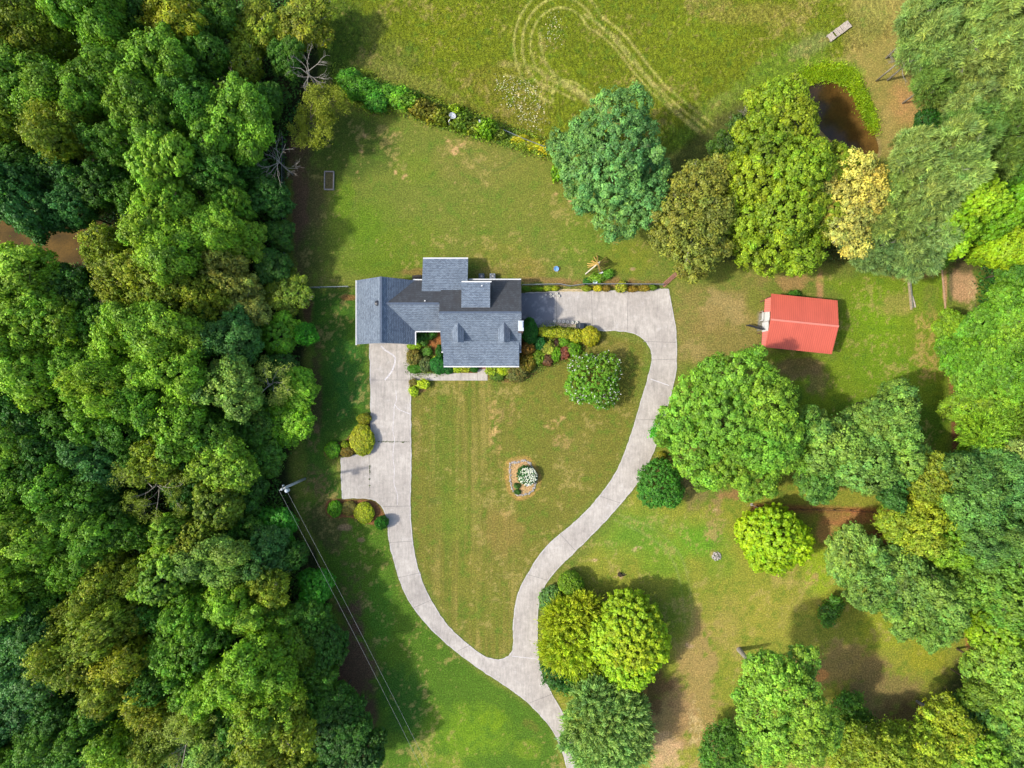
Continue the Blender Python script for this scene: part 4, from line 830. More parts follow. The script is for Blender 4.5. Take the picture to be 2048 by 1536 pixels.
def roof_part(parent, name, polys, thick=.14, trim=None):
    """polys: [(corner points anticlockwise from above, material index)]; each a slab with a white edge"""
    me = D.meshes.new(name); bm = bmesh.new(); uvl = bm.loops.layers.uv.new('UVMap')
    for P, mi in polys:
        P = [Vector(p) for p in P]; n = (P[1]-P[0]).cross(P[2]-P[0])
        if n.z < 0: P.reverse(); n = -n
        n.normalize(); u = Vector((0, 0, 1)).cross(n); u = u.normalized() if u.length > 1e-4 else Vector((1, 0, 0)); vv = n.cross(u)
        top = [bm.verts.new(p) for p in P]; bot = [bm.verts.new(p-Vector((0, 0, thick))) for p in P]
        f = bm.faces.new(top); f.material_index = mi
        for l in f.loops: l[uvl].uv = (l.vert.co.dot(u), l.vert.co.dot(vv))
        bm.faces.new(bot[::-1]).material_index = 2
        for i in range(len(P)):
            j = (i+1) % len(P); bm.faces.new((top[i], bot[i], bot[j], top[j])).material_index = 2
    bm.to_mesh(me); bm.free()
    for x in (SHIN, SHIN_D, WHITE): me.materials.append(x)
    return link(D.objects.new(name, me), parent)
house = empty('house', (-4, 9, 0), 'large house with grey-blue shingle roofs, dormers and an attached garage wing', 'house')
house_off = house.location
def H(o):                                           # children are modelled in world coordinates
    o.location = o.location-house_off if o.parent is house else o.location
    return o
def wall_box(x0, y0, x1, y1, z1, m=SIDING, z0=0): return ((x0+x1)/2, (y0+y1)/2, (z0+z1)/2), (abs(x1-x0), abs(y1-y0), z1-z0)
WZ = {}
walls = MB()
def gable_walls(mb, x0, y0, x1, y1, ze, zr, axis, mid):
    """closed block with gable ends; axis is the ridge direction"""
    if axis == 'y':
        P = [(x0, ze), (x0, 0), (x1, 0), (x1, ze), (mid, zr)]
        vs = [(x, y0, z) for x, z in P]+[(x, y1, z) for x, z in P]
    else:
        P = [(y0, ze), (y0, 0), (y1, 0), (y1, ze), (mid, zr)]
        vs = [(x0, y, z) for y, z in P]+[(x1, y, z) for y, z in P]
    mb.add(vs, [(0, 1, 2, 3, 4), (9, 8, 7, 6, 5)]+[(i, (i+1) % 5, (i+1) % 5+5, i+5) for i in range(5)])
gable_walls(walls, -20.75, 5.75, -13.6, 13.72, 2.75, 5.75, 'y', -17.17)
gable_walls(walls, -17.0, 7.65, -9.2, 13.66, 2.75, 5.2, 'x', 10.6)
H(walls.build('wall', SIDING, house))
walls = MB(); gable_walls(walls, -9.15, 4.85, .86, 13.7, 2.95, 6.3, 'x', 9.33); H(walls.build('wall', BRICK, house))
walls = MB(); walls.box((-9.2, 14.9, 1.25), (5.6, 3.6, 2.5)); H(walls.build('wall', SIDING, house))
zs = lambda y: 6.6-abs(y-9.33)*.775
rg_e, g_e = 6.05, 2.72
H(roof_part(house, 'roof', [([(-17.17,5.39,rg_e),(-21.15,5.39,g_e),(-21.15,14.09,g_e),(-17.17,14.09,rg_e)],0), ([(-17.17,5.39,rg_e),(-13.2,5.39,g_e),(-13.2,14.09,g_e),(-17.17,14.09,rg_e)],0)]))
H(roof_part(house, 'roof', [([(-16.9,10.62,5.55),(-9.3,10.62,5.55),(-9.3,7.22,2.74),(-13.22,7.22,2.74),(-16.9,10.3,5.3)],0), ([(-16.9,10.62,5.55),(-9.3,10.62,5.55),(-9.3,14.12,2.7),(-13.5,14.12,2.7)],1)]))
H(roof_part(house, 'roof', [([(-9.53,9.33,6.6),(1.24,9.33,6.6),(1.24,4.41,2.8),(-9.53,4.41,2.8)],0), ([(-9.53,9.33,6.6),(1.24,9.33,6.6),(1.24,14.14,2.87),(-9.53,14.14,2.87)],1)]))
H(roof_part(house, 'porch_roof', [([(-9.31,5.6,3.76),(.97,5.6,3.76),(.97,2.46,2.62),(-9.31,2.46,2.62)],0)]))
H(roof_part(house, 'sunroom_roof', [([(-12.1,12.42,4.12),(-5.98,12.42,4.12),(-5.98,17.03,2.72),(-12.1,17.03,2.72)],0)]))
# shed dormer on the back slope
sdm = MB(); sdm.add([(-6.55,10.3,4.2),(-2.95,10.3,4.2),(-2.95,13.2,3.3),(-6.55,13.2,3.3),(-6.55,10.3,6.0),(-2.95,10.3,6.0),(-2.95,13.2,5.42),(-6.55,13.2,5.42)], [(0,1,2,3),(7,6,5,4),(0,4,5,1),(1,5,6,2),(2,6,7,3),(3,7,4,0)])
sd_ = H(sdm.build('dormer', SIDING, house))
o = roof_part(sd_, 'dormer_roof', [([(-6.64,10.02,6.25),(-2.87,10.02,6.25),(-2.87,13.4,5.6),(-6.64,13.4,5.6)],0)])
wn = MB(); wn.box((-5.6,13.23,4.75),(.9,.06,.9)).box((-3.9,13.23,4.75),(.9,.06,.9)); wn.build('window', GLASS, sd_)
# two gable dormers on the front slope
def front_dormer(cx):
    hw = .80; yf = 5.62
    P = [(cx-hw*.86, yf+.12, 3.5), (cx+hw*.86, yf+.12, 3.5), (cx+hw*.86, yf+.12, 5.0), (cx, yf+.12, 5.5), (cx-hw*.86, yf+.12, 5.0)]
    q = MB(); q.add(P+[(x, 7.6, z) for x, y, z in P], [(0, 1, 2, 3, 4), (9, 8, 7, 6, 5)]+[(i, (i+1) % 5, (i+1) % 5+5, i+5) for i in range(5)])
    d = H(q.build('dormer', SIDING, house))
    yr = 9.33-(6.6-5.72)/.775-.02; ye = 9.33-(6.6-5.02)/.775-.02
    roof_part(d, 'dormer_roof', [([(cx, yf-.12, 5.72), (cx, yr, 5.72), (cx-hw, ye, 5.02), (cx-hw, yf-.12, 5.02)], 0), ([(cx, yf-.12, 5.72), (cx, yr, 5.72), (cx+hw, ye, 5.02), (cx+hw, yf-.12, 5.02)], 0)], .08)
    w_ = MB(); w_.box((cx, yf+.10, 4.45), (.7, .06, .9)); w = w_.build('window', GLASS, d)
    f = MB(); f.box((cx, yf+.06, 4.45), (.05, .05, .9)).box((cx, yf+.06, 4.45), (.7, .05, .05)).box((cx-.38, yf+.07, 4.45), (.07, .07, 1.0)).box((cx+.38, yf+.07, 4.45), (.07, .07, 1.0)); f.build('window_frame', WHITE, d)
front_dormer(-7.16); front_dormer(-1.04)
# ridge caps
rc = simple('ridge_cap', S(92,104,120), .9, .2, 5)
q = MB(); q.box((-17.17, 9.74, 6.07), (.26, 8.6, .05)).box((-13.2, 10.62, 5.56), (7.1, .26, .05)).box((-4.14, 9.33, 6.61), (10.7, .26, .05)); H(q.build('ridge_cap', rc, house))
# gutters
def gut(a, b_):
    q = MB(); q.bar(a, b_, .15, .12); return H(q.build('gutter', WHITE, house))
gut((-21.2, 5.3, 2.66), (-21.2, 14.1, 2.66)); gut((-13.12, 5.3, 2.66), (-13.12, 7.1, 2.66)); gut((-13.12, 7.13, 2.68), (-9.56, 7.13, 2.68)); gut((-9.3, 2.36, 2.56), (.97, 2.36, 2.56))
gut((-12.1, 17.12, 2.66), (-5.98, 17.12, 2.66)); gut((-5.9, 14.22, 2.81), (1.24, 14.22, 2.81)); gut((-6.64, 13.49, 5.54), (-2.7, 13.49, 5.54)); gut((-13.5, 14.2, 2.64), (-12.2, 14.2, 2.64))
gut((-9.6, 4.33, 2.76), (-9.36, 4.33, 2.76)); gut((1.0, 4.33, 2.76), (1.26, 4.33, 2.76))
# chimney
ch = MB(); ch.box((1.14, 7.45, 3.9), (.62, 1.25, 7.8)); chm = H(ch.build('chimney', BRICK, house))
q = MB(); q.box((1.14, 7.47, 7.84), (.70, 1.32, .08)).box((1.14, 7.62, 7.95), (.46, .8, .14)); q.build('chimney_cap', simple('cap_metal', S(214,222,230), .4, .1, 3, .4), chm)
# vents, doors, windows, porch posts
q = MB(); q.lathe((-17.72, 10.65, 5.5), [(.34, 0), (.36, .16), (.3, .22), (.18, .26)], 18); H(q.build('roof_vent', BLACK, house, smooth=True))
for x, y, z in ((-11.5, 10.98, 5.1), (-3.95, 12.9, 5.6)):
    q = MB(); q.cyl((x, y, z), .09, .42, 10); H(q.build('vent_pipe', WHITE, house))
for x in (-19.0, -15.4):
    q = MB(); q.box((x, 5.72, 1.15), (2.6, .08, 2.3)); d = H(q.build('garage_door', WHITE, house)); q = MB()
    for z in (.55, 1.15, 1.75): q.box((x, 5.67, z), (2.5, .03, .04))
    q.build('panel_groove', METAL, d)
q = MB(); q.box((-4.3, 4.82, 1.2), (1.1, .08, 2.1)); d = H(q.build('door', simple('door_red', S(120,46,38), .5, .1, 3), house)); q = MB(); q.rock((-3.9, 4.74, 1.1), .05, random.Random(1)); q.build('handle', METAL, d)
def window(x, y, z, w_, h_, ax):
    q = MB(); dd = (w_+.14, .07, h_+.14) if ax == 'y' else (.07, w_+.14, h_+.14); q.box((x, y, z), dd); f = H(q.build('window', WHITE, house))
    s = -1 if (ax == 'y' and y < 9) else 1
    q = MB(); dd = (w_, .07, h_) if ax == 'y' else (.07, w_, h_); q.box((x, y+(.015*s if ax == 'y' else 0), z), dd) if ax == 'y' else q.box((x+(.015 if x > -5 else -.015), y, z), dd); q.build('pane', GLASS, f)
for x in (-8.0, -6.3, -2.3, -.5): window(x, 4.84, 1.6, .9, 1.4, 'y')
for x in (-2.2, -.6): window(x, 13.71, 1.7, .9, 1.1, 'y')
for x in (-11.2, -9.2, -7.2): window(x, 16.71, 1.5, 1.2, 1.3, 'y')
for y in (6.0, 11.5): window(.88, y, 1.6, .9, 1.3, 'x')
for y in (7.5, 11.0): window(-20.77, y, 1.6, .9, 1.2, 'x')
for x in (-9.1, -6.6, -5.3, -3.2, -1.9, .75):
    q = MB(); q.box((x, 2.72, 1.3), (.16, .16, 2.5)); H(q.build('porch_post', WHITE, house))
q = MB(); q.box((-4.2, 3.75, .12), (10.0, 2.2, .25)); H(q.build('porch_floor', BRICK, house))
q = MB(); q.box((-4.05, 2.38, .1), (1.4, .55, .2)); H(q.build('porch_step', BRICK, house))
q = MB()
for k in range(5): q.box((-12.75-.24*k, 14.75, .62-.13*k), (.22, .9, .05))
q.box((-12.7, 14.75, .3), (.1, .9, .6)).box((-13.9, 14.75, .05), (.1, .9, .1)); H(q.build('back_steps', simple('dark_wood', S(66,62,60), .8, .2, 4), house))

# ------------------------------------------------------------------ red barn
m, nt, b = mat('red_metal_roof'); uv = N(nt, 'TexCoord').outputs['UV']; wv = N(nt, 'TexWave'); wv.bands_direction = 'X'; wv.inputs['Scale'].default_value = 1.1; wv.inputs['Distortion'].default_value = 0
nt.links.new(uv, wv.inputs['Vector'])
c = mix(nt, S(220,106,84), ramp(nt, wv.outputs[0], [(.0, G(.80)), (.25, G(1)), (.9, G(1.05))]), .9, 'MULTIPLY')
c = mix(nt, c, ramp(nt, noise(nt, .7, 4, coords(nt, scale=(1, .4, 1))), [(.3, G(.9)), (.7, G(1.1))]), .8, 'MULTIPLY')
nt.links.new(c, b.inputs['Base Color']); b.inputs['Roughness'].default_value = .5; b.inputs['Specular IOR Level'].default_value = .3
bp = N(nt, 'Bump'); bp.inputs['Strength'].default_value = .3; bp.inputs['Distance'].default_value = .03; nt.links.new(wv.outputs[0], bp.inputs['Height']); nt.links.new(bp.outputs[0], b.inputs['Normal'])
REDM = m; RED_CAP = simple('red_cap', S(236,142,122), .5, .06, 2); BARNW = simple('barn_wood', S(120,86,66), .9, .3, 4)
barn = empty('barn', W(1600, 648), 'small barn with red metal gable roof beside the bright grass paddock', 'barn')
bo = barn.location
def BP(px, py, z): return tuple(W(px, py, z))
def red_roof(name, polys, thick=.08):
    o = roof_part(barn, name, polys, thick); o.location = -bo; o.data.materials[0] = REDM; o.data.materials[1] = REDM; o.data.materials[2] = REDM; return o
NW, NE, SE, SW = BP(1542.5,587.2,2.6), BP(1675,600.8,2.6), BP(1663.4,708.4,2.6), BP(1530.8,694.5,2.6); RW, RE = BP(1541.2,639,3.85), BP(1677.6,652.8,3.85)
red_roof('roof', [([RW, RE, NE, NW], 0), ([RW, RE, SE, SW], 0)])
q = MB(); a, b_ = Vector(RW)+Vector((0, 0, .03)), Vector(RE)+Vector((0, 0, .03)); q.bar(a, b_, .26, .06); o = q.build('ridge_cap', RED_CAP, barn); o.location = -bo
red_roof('lean_to_roof', [([BP(1528.6,624.2,2.1), BP(1541.5,623,2.45), BP(1543,594,2.45), BP(1530,598.8,2.1)], 0)], .06)
red_roof('lean_to_roof', [([BP(1523,691,2.1), BP(1532,693.8,2.45), BP(1538,661.5,2.45), BP(1525,663.8,2.1)], 0)], .06)
def inset(p, k=.94): c0 = (Vector(NW)+Vector(SE))/2; q = c0+(Vector(p)-c0)*k; return Vector((q.x, q.y, 0))
C4 = [inset(p) for p in (NW, NE, SE, SW)]; q = MB(); zt = 2.5
mW = (C4[0]+C4[3])/2; mE = (C4[1]+C4[2])/2
vs = [tuple(p) for p in C4]+[(p.x, p.y, zt) for p in C4]+[(mW.x, mW.y, 3.6), (mE.x, mE.y, 3.6)]
q.add(vs, [(0,1,5,4),(2,3,7,6),(1,2,6,9,5),(3,0,4,8,7),(4,5,9,8),(7,8,9,6),(0,3,2,1)]); o = q.build('wall', BARNW, barn); o.location = -bo
for k in (-1, 1):
    q = MB(); c0 = mW+(C4[0]-mW).normalized()*k*.75; d = (C4[0]-mW).normalized(); n_ = Vector((-1, 0, 0)); q.box((c0.x-.05, c0.y, 1.1), (.08, 1.4, 2.2)); o = q.build('barn_door', WHITE, barn); o.location = -bo
for (px, py) in ((1530,600),(1530,622),(1525,665),(1525,689)):
    q = MB(); p = W(px+.6, py, 2.0); q.box((p.x, p.y, 1.0), (.12, .12, 2.05)); o = q.build('lean_to_post', BARNW, barn); o.location = -bo
q = MB(); q.prism([W(x, y).xy for x, y in ((1519,627),(1542,625),(1542,661),(1514,662))], -.05, .04, False); tag(q.build('barn_pad', simple('pad', S(140,136,120), .9, .35, 3)), kind='structure')
q = MB(); a = W(1492,651); b_ = W(1531,662); q.bar(a+Vector((0, 0, .6)), b_+Vector((0, 0, .6)), .06, 1.1)
gt = empty('gate', a, 'dark board gate swung out from the west side of the red barn', 'gate'); DKW = simple('dark_boards', S(58,60,68), .8, .3, 3)
for k in range(5):
    q = MB(); z = .25+.24*k; q.bar(a-a+Vector((0, 0, z)), b_-a+Vector((0, 0, z)), .07, .17); q.build('board', DKW, gt)
q = MB()
for t_ in (0.02, .5, .98): p = (b_-a)*t_; q.box((p.x, p.y, .7), (.12, .12, 1.4))
q.build('post', DKW, gt)
fr = empty('white_rail', W(1520,633), 'short white rail standing on the concrete pad west of the barn', 'rail'); q = MB(); q.bar((.02, .7, .9), (-.02, -.7, .9), .09); q.build('rail', WHITE, fr)
for y in (-.6, .6): q = MB(); q.box((0, y, .45), (.08, .08, .9)); q.build('post', WHITE, fr)
# ------------------------------------------------------------------ garden shrubs: px, py, rx px, ry px, height, style, colour, label
SH = [
 (829,692,13,7,.9,'clipped',(120,160,36),'light green clipped shrub at the garage door corner'),
 (855,668,15,10,.9,'bushy',(54,106,34),'dark green tufted shrub in the courtyard angle under the wing eave'),
 (838,672,10,13,.9,'bushy',(48,98,34),'dark green shrub against the garage wall in the courtyard'),
 (848,685,6,5,.5,'bushy',(66,110,44),'smallest green plant in the orange courtyard mulch'),
 (855,703,9,7,.7,'bushy',(78,124,50),'green low plant in the middle of the orange mulch'),
 (827,714,12,14,1.2,'bushy',(116,116,62),'brownish variegated shrub between drive and courtyard mulch'),
 (831,737,14,9,1.0,'clipped',(66,120,26),'clipped deep green shrub at the corner of drive and front walk'),
 (850,728,11,13,1.1,'bushy',(92,112,76),'loose grey-green shrub between two clipped ones on the front walk'),
 (879,730,19,16,1.5,'clipped',(34,104,38),'large deep green clipped shrub at the west end of the porch'),
 (897,739,9,8,1.1,'clipped',(38,100,32),'small deep green shrub touching the large one by the porch'),
 (881,703,8,13,1.3,'bushy',(50,104,38),'green upright shrub against the brick west wall'),
 (874,717,5,3,.7,'bushy',(222,214,30),'tiny yellow shrub above the large deep green one'),
 (914,738,10,6,.8,'bushy',(226,218,24),'bright yellow low shrub below the porch gutter, west one'),
 (931,738,9,6,.8,'bushy',(204,184,48),'orange-yellow low shrub below the porch gutter, east one'),
 (948,738,8,6,.9,'clipped',(44,104,32),'green clipped shrub at the west side of the front steps'),
 (982,739,10,10,1.0,'bushy',(190,190,50),'yellow-green variegated shrub at the east side of the front steps'),
 (1007,740,15,10,1.1,'bushy',(232,222,20),'brightest yellow shrub below the porch gutter east of the steps'),
 (994,753,12,8,.8,'bushy',(84,116,44),'green low shrub in front of the bright yellow one'),
 (1034,744,19,17,1.5,'bushy',(104,108,62),'large mottled green and red shrub at the house\'s southeast corner'),
 (1054,725,13,15,1.4,'bushy',(122,116,42),'olive shrub beside the porch\'s east end'),
 (1055,697,12,11,1.6,'bushy',(134,104,50),'reddish brown shrub along the east wall'),
 (1059,662,15,24,2.2,'clipped',(44,106,34),'tall dark green hedge block beside the chimney'),
 (827,765,8,6,.7,'bushy',(104,104,52),'small brownish shrub below the front walk at the drive'),
 (846,768,11,8,.9,'bushy',(232,224,36),'yellow shrub below the front walk, the upper right of its bed'),
 (827,782,8,9,.9,'bushy',(224,222,40),'yellow shrub at the drive edge, lowest in its bed'),
 (1087,663,9,9,1.0,'bushy',(216,196,24),'yellow shrub starting the hedge row next to the dark hedge block'),
 (1102,664,10,9,1.0,'bushy',(226,202,22),'second yellow shrub of the hedge row from the chimney'),
 (1118,665,10,9,1.0,'bushy',(206,186,34),'third yellow shrub of the hedge row from the chimney'),
 (1134,668,11,10,1.0,'bushy',(200,180,40),'fourth yellow shrub of the hedge row from the chimney'),
 (1153,672,13,12,1.2,'bushy',(216,190,30),'last yellow shrub of the hedge row, touching the gold clipped one'),
 (1181,672,18,18,1.5,'clipped',(150,156,30),'big gold clipped shrub at the tip of the east bed'),
 (1127,684,10,9,.8,'bushy',(98,146,34),'fine green mound behind the maroon shrub'),
 (1148,699,12,13,.9,'bushy',(92,142,30),'bright green mound right of the maroon shrub'),
 (1112,707,9,13,.9,'bushy',(96,148,26),'bright green mound left of the maroon shrub'),
 (1130,705,9,11,.8,'bushy',(112,66,58),'maroon round shrub between green mounds'),
 (1096,719,10,9,.7,'bramble',(92,66,52),'dark maroon grassy clump at the lawn edge'),
 (1114,687,4,8,.6,'bushy',(74,50,44),'narrow dark maroon plant behind the green mounds'),
 (1097,697,12,11,.8,'bramble',(142,158,68),'striped leafy perennial with pale flowers in the east bed'),
 (1077,714,11,13,.9,'bushy',(104,140,36),'green and yellow shrub by the lawn left of the maroon clump'),
 (1079,686,10,12,1.0,'bushy',(44,108,56),'blue-green loose shrub between the hedge block and the perennial'),
 (665,900,14,15,1.1,'clipped',(84,142,20),'bright green round shrub left of the parking pad\'s top corner'),
 (694,903,13,10,.8,'clipped',(110,102,40),'low brownish groundcover shrub along the top of the parking pad'),
 (691,889,8,7,.9,'clipped',(112,138,26),'small green shrub behind the brownish one above the parking pad'),
 (724,880,22,28,1.5,'clipped',(140,152,24),'largest gold-green shrub in the bend of the west drive'),
 (728,838,13,10,1.1,'clipped',(122,130,30),'olive shrub at the drive edge, topmost of the west bed'),
 (669,1018,13,15,1.1,'clipped',(82,142,20),'bright green round shrub at the lower left corner of the parking pad'),
 (698,1017,15,13,.7,'clipped',(108,106,50),'brown-green flat shrub below the parking pad'),
 (728,1026,18,19,1.2,'clipped',(142,160,24),'yellow-green clipped shrub in the lower parking pad bed'),
 (763,1046,12,12,1.9,'clipped',(46,112,26),'deep green ball shrub hard against the west drive'),
 (1142,1168,23,22,3.0,'clipped',(96,134,28),'tall clipped ball shrub beside the east drive above the wispy tree'),
 (1103,1200,24,28,1.9,'bushy',(84,128,72),'blue-green spreading shrub at the edge of the east drive'),
 (1053,577,10,4,.8,'clipped',(92,138,22),'green clipped hedge section nearest the house on the fence line'),
 (1075,577,12,4,.8,'clipped',(108,146,22),'green clipped hedge section, second along the fence line'),
 (1096,577,9,4,.8,'clipped',(196,184,26),'yellow clipped hedge section on the fence line'),
 (1110,577,8,4,.8,'clipped',(146,162,24),'lime clipped hedge section beside the pale stone strip'),
 (1173,577,9,5,.8,'clipped',(134,150,30),'small lime shrub just east of the pale stone strip'),
 (1196,577,8,5,.8,'bushy',(168,168,40),'yellow-green shrub below the pole teepee'),
 (1212,577,8,5,.7,'bushy',(134,118,52),'brownish low shrub right of the yellow-green one'),
 (1243,574,10,9,1.1,'bushy',(132,144,48),'roundest olive green shrub on the fence line above the drive'),
 (1264,578,12,5,.8,'bushy',(138,118,44),'reddish olive shrub above the drive slab'),
 (1288,577,11,5,.8,'bushy',(128,120,44),'mixed green and brown shrub near the drive\'s top corner'),
 (1305,575,8,5,.7,'bushy',(98,130,36),'small green shrub last before the brick edging'),
 (1195,556,14,8,.5,'bramble',(104,150,40),'leafy green plants in the bed under the pole teepee'),
 (1174,563,7,6,.5,'bushy',(58,112,40),'small dark green plant left of the white birdbath'),
 (1216,548,8,6,.5,'bramble',(84,134,44),'green leafy plant right of the swing seat'),
 (1034,972,5,4,.3,'bushy',(58,96,34),'upper of two small green tufts in the stone ring bed'),
 (1035,984,5,4,.3,'bushy',(52,100,30),'lower of two small green tufts in the stone ring bed'),
 (1323,911,8,7,.8,'clipped',(136,140,34),'small olive ball shrub in the shade above the rounded dark tree'),
 (700,158,26,18,2.6,'bramble',(76,132,34),'vivid green shrub at the west end of the hedgerow by the golden trees'),
 (725,178,32,20,2.8,'bramble',(72,132,30),'widest vivid green shrub of the hedgerow'),
 (752,200,24,20,2.4,'bramble',(74,136,38),'vivid green shrub bulging down to the back yard lawn'),
 (772,186,24,16,2.2,'bramble',(84,142,34),'bright green hedgerow shrub, third from the golden trees'),
 (800,194,22,18,2.2,'bramble',(96,150,32),'light green leafy hedgerow shrub'),
 (822,202,18,14,1.8,'bramble',(88,134,34),'mid green hedgerow shrub before the brambles thin to olive'),
 (845,218,18,15,1.6,'bramble',(112,118,44),'olive bramble with reddish stems in the hedgerow'),
 (868,226,18,15,1.6,'bramble',(116,124,40),'olive bramble left of the satellite dish'),
 (886,234,17,13,1.5,'bramble',(104,124,36),'olive green bramble just left of the satellite dish'),
 (910,222,12,10,1.5,'bramble',(136,172,32),'lime sprig bush above the satellite dish'),
 (926,244,18,15,1.4,'bramble',(90,124,34),'green bramble just right of the satellite dish'),
 (948,250,16,13,1.3,'bramble',(108,132,36),'green bramble left of the white box'),
 (976,258,17,15,1.6,'bramble',(104,152,28),'bright green bush right of the white box'),
 (1000,266,13,10,1.1,'bramble',(92,116,34),'small dark green bramble where the fence shows again'),
 (1044,278,15,7,.7,'bramble',(160,168,32),'yellow-green weeds on the back fence, west patch'),
 (1070,288,16,9,.8,'bramble',(150,162,32),'yellow-green weeds on the back fence, middle patch'),
 (1098,298,15,9,.8,'bramble',(168,172,34),'yellow-green weeds on the back fence by the blue-green tree'),
 (1114,345,10,14,1.0,'bramble',(104,156,20),'bright green low bush at the foot of the blue-green tree'),
 (1588,590,9,6,.5,'bramble',(58,104,30),'dark green weed clump behind the barn\'s back wall'),
]
PS = {}
def shrub(t, k):
    px, py, rx, ry, h, style, c, lab = t
    if lab is None: return
    if rx < 24: rx *= 1.1; ry *= 1.1
    q = W(px, py, h*.6); rw, rh = rx*MPP*(1-h*.6/CAMH), ry*MPP*(1-h*.6/CAMH); rr = (rw+rh)/2
    root = empty('hedge_section' if 'hedge section' in lab else ('bramble' if 'bramble' in lab else 'shrub'), (q.x, q.y, 0), lab, 'hedge' if 'hedge section' in lab else 'shrub')
    yel = c[0] > 185 and c[2] < 60
    key = (style, round(math.log(max(rr, .2))*2), k % 2, yel)
    if yel: c = (int(c[0]*.6), int(c[1]*.78), 40)
    if key not in PS:
        g = random.Random(hash(style) % 7 if False else len(PS)*13+5); b = [(0, 0, h*.5, rr*.92, h*.5)]
        if style != 'clipped':
            for j in range(5):
                a = j*1.257+g.uniform(-.3, .3); b.append((math.cos(a)*rr*.5, math.sin(a)*rr*.5, h*g.uniform(.4, .62), rr*g.uniform(.4, .55), h*g.uniform(.3, .42)))
        else:
            for j in range(4):
                a = j*1.57+g.uniform(-.4, .4); b.append((math.cos(a)*rr*.42, math.sin(a)*rr*.42, h*.5, rr*.58, h*.46))
        V, F, c_, lc, lo = crown(b, style, 300+len(PS), [(.5, (1.9, 1.55, .7)), (.1, (1.9, 1.5, 3.2))] if yel else ([(.06, (1.7, 1.1, 1.3))] if style == 'bushy' else None), 1.0 if style != 'clipped' else 1.1)
        sm_ = trunk_mb(h, h*.45, .05, lc, 3, 5, (0, 0), 0, .8)
        PS[key] = (npmesh('foliage', V, F, [LEAF], c_), rr, h, sm_)
    me, r0, h0, smb = PS[key]
    fo = link(D.objects.new('foliage', me), root); fo.color = gcol(c); fo.scale = (rw/r0, rh/r0, h/h0)
    if not hasattr(smb, 'mesh'):
        o = smb.build('stem', BARK_DARK, root); smb.mesh = o.data
    else: o = link(D.objects.new('stem', smb.mesh), root)
    o.scale = fo.scale
for k, t in enumerate(SH): shrub(t, k)
# flowering shrubs
hero('crape_myrtle', 'bushy', [(1187,757,46,4.4),(1160,775,30,3.8),(1210,735,30,4.2),(1205,785,32,3.8),(1165,735,28,3.9)], (98,150,42), 'bright green round tree dotted with white blossom on the front lawn', 130, k_n=.5)
add_flowers(D.objects['crape_myrtle'], 260, .06, 3)
q = W(1054, 952, .9); hy = empty('hydrangea', (q.x, q.y, 0), 'dark green hydrangea full of white flower heads in the stone ring bed', 'shrub')
b_ = [(0, 0, .62, 1.2, .6), (.5, -.3, .6, .8, .5), (-.5, .35, .6, .8, .5)]
V, F, c_, lc, lo = crown(b_, 'bushy', 411); o = link(D.objects.new('foliage', npmesh('foliage', V, F, [LEAF], c_)), hy); o.color = gcol((44,104,50))
trunk_mb(1.2, .5, .05, lc, 5, 8).build('stem', BARK_DARK, hy)
g = random.Random(9); fl = MB(); PET = simple('petals', S(232,236,206), .8, .1, 6)
for k in range(230):
    a = g.uniform(0, 6.28); rr = 1.28*math.sqrt(g.random()); z = .62+.62*math.sqrt(max(0, 1-(rr/1.42)**2)); fl.rock((rr*math.cos(a)+.12, rr*math.sin(a)-.05, z+.16), g.uniform(.08, .13), g, .8)
fl.build('flowers', PET, hy, smooth=True)
bb = empty('stone_block', W(1056,967), 'pale blue-grey stone block at the lower edge of the hydrangea', 'stone'); q = MB(); q.box((0, 0, .22), (.5, .44, .44), .35); q.build('block', simple('pale_stone', S(190,206,220), .7, .15, 4), bb, bevel=.03); q = MB(); q.box((0, 0, .46), (.6, .54, .06), .35); q.build('cap', simple('pale_stone_cap', S(206,218,230), .7, .12, 4), bb)
# ------------------------------------------------------------------ stones, edging
STN = simple('field_stone', S(186,178,168), .85, .35, 5); STN2 = simple('field_stone_dark', S(126,118,108), .85, .35, 5)
ring = catmull([(1021,928),(1036,924),(1050,921),(1059.6,927),(1064,937),(1071,946),(1073.6,954),(1070,970),(1064,982),(1049,989),(1036,990),(1025.6,981),(1021,965.5),(1020,946)], 6, True)
er = empty('stone_ring', W(1047,955), 'ring of small grey stones edging the round bed in the front lawn', 'edging'); L0 = er.location; k = 0; acc = 0; prev = None
rs = random.Random(4); rb = MB()
for i, (x, y) in enumerate(ring):
    p = W(x, y)-L0; 
    for j in range(2):
        rb.rock((p.x+rs.uniform(-.12, .12), p.y+rs.uniform(-.12, .12), .05), rs.uniform(.09, .16), rs, .7)
rb.build('stones', STN, er)
def pile(name, px, py, n, r, sz, m, lab, cat, seed, hh=.4):
    e = empty(name, W(px, py), lab, cat); g = random.Random(seed); q = MB()
    for k in range(n):
        a = g.uniform(0, 6.28); d = r*math.sqrt(g.random()); q.rock((d*math.cos(a), d*math.sin(a), .05+hh*(1-d/r)*g.random()), g.uniform(.5, 1)*sz, g, .7)
    q.build('stones', m, e); return e
pile('stone_pile', 1433, 1112, 60, .62, .17, STN, 'round pile of pale stones on the meadow left of the smaller maple', 'stone pile', 21)
STRAW = simple('block_stone', S(214,190,140), .9, .25, 4)
e = empty('stone_strip', W(1141,579), 'strip of pale yellow stone blocks between the fence and the drive', 'edging'); q = MB(); rs = random.Random(8)
for i in range(16):
    for j in range(2): q.box((-1.6+i*.21, -.02-.2*j+rs.uniform(-.03, .03), .07), (.19, .16, rs.uniform(.1, .2)), rs.uniform(-.1, .1))
q.build('blocks', STRAW, e)
e = empty('brick_edging', W(1326,571), 'brick edging strip angling up from the fence end beside the drive corner', 'edging'); q = MB(); a = W(1352,548)-W(1326,571)
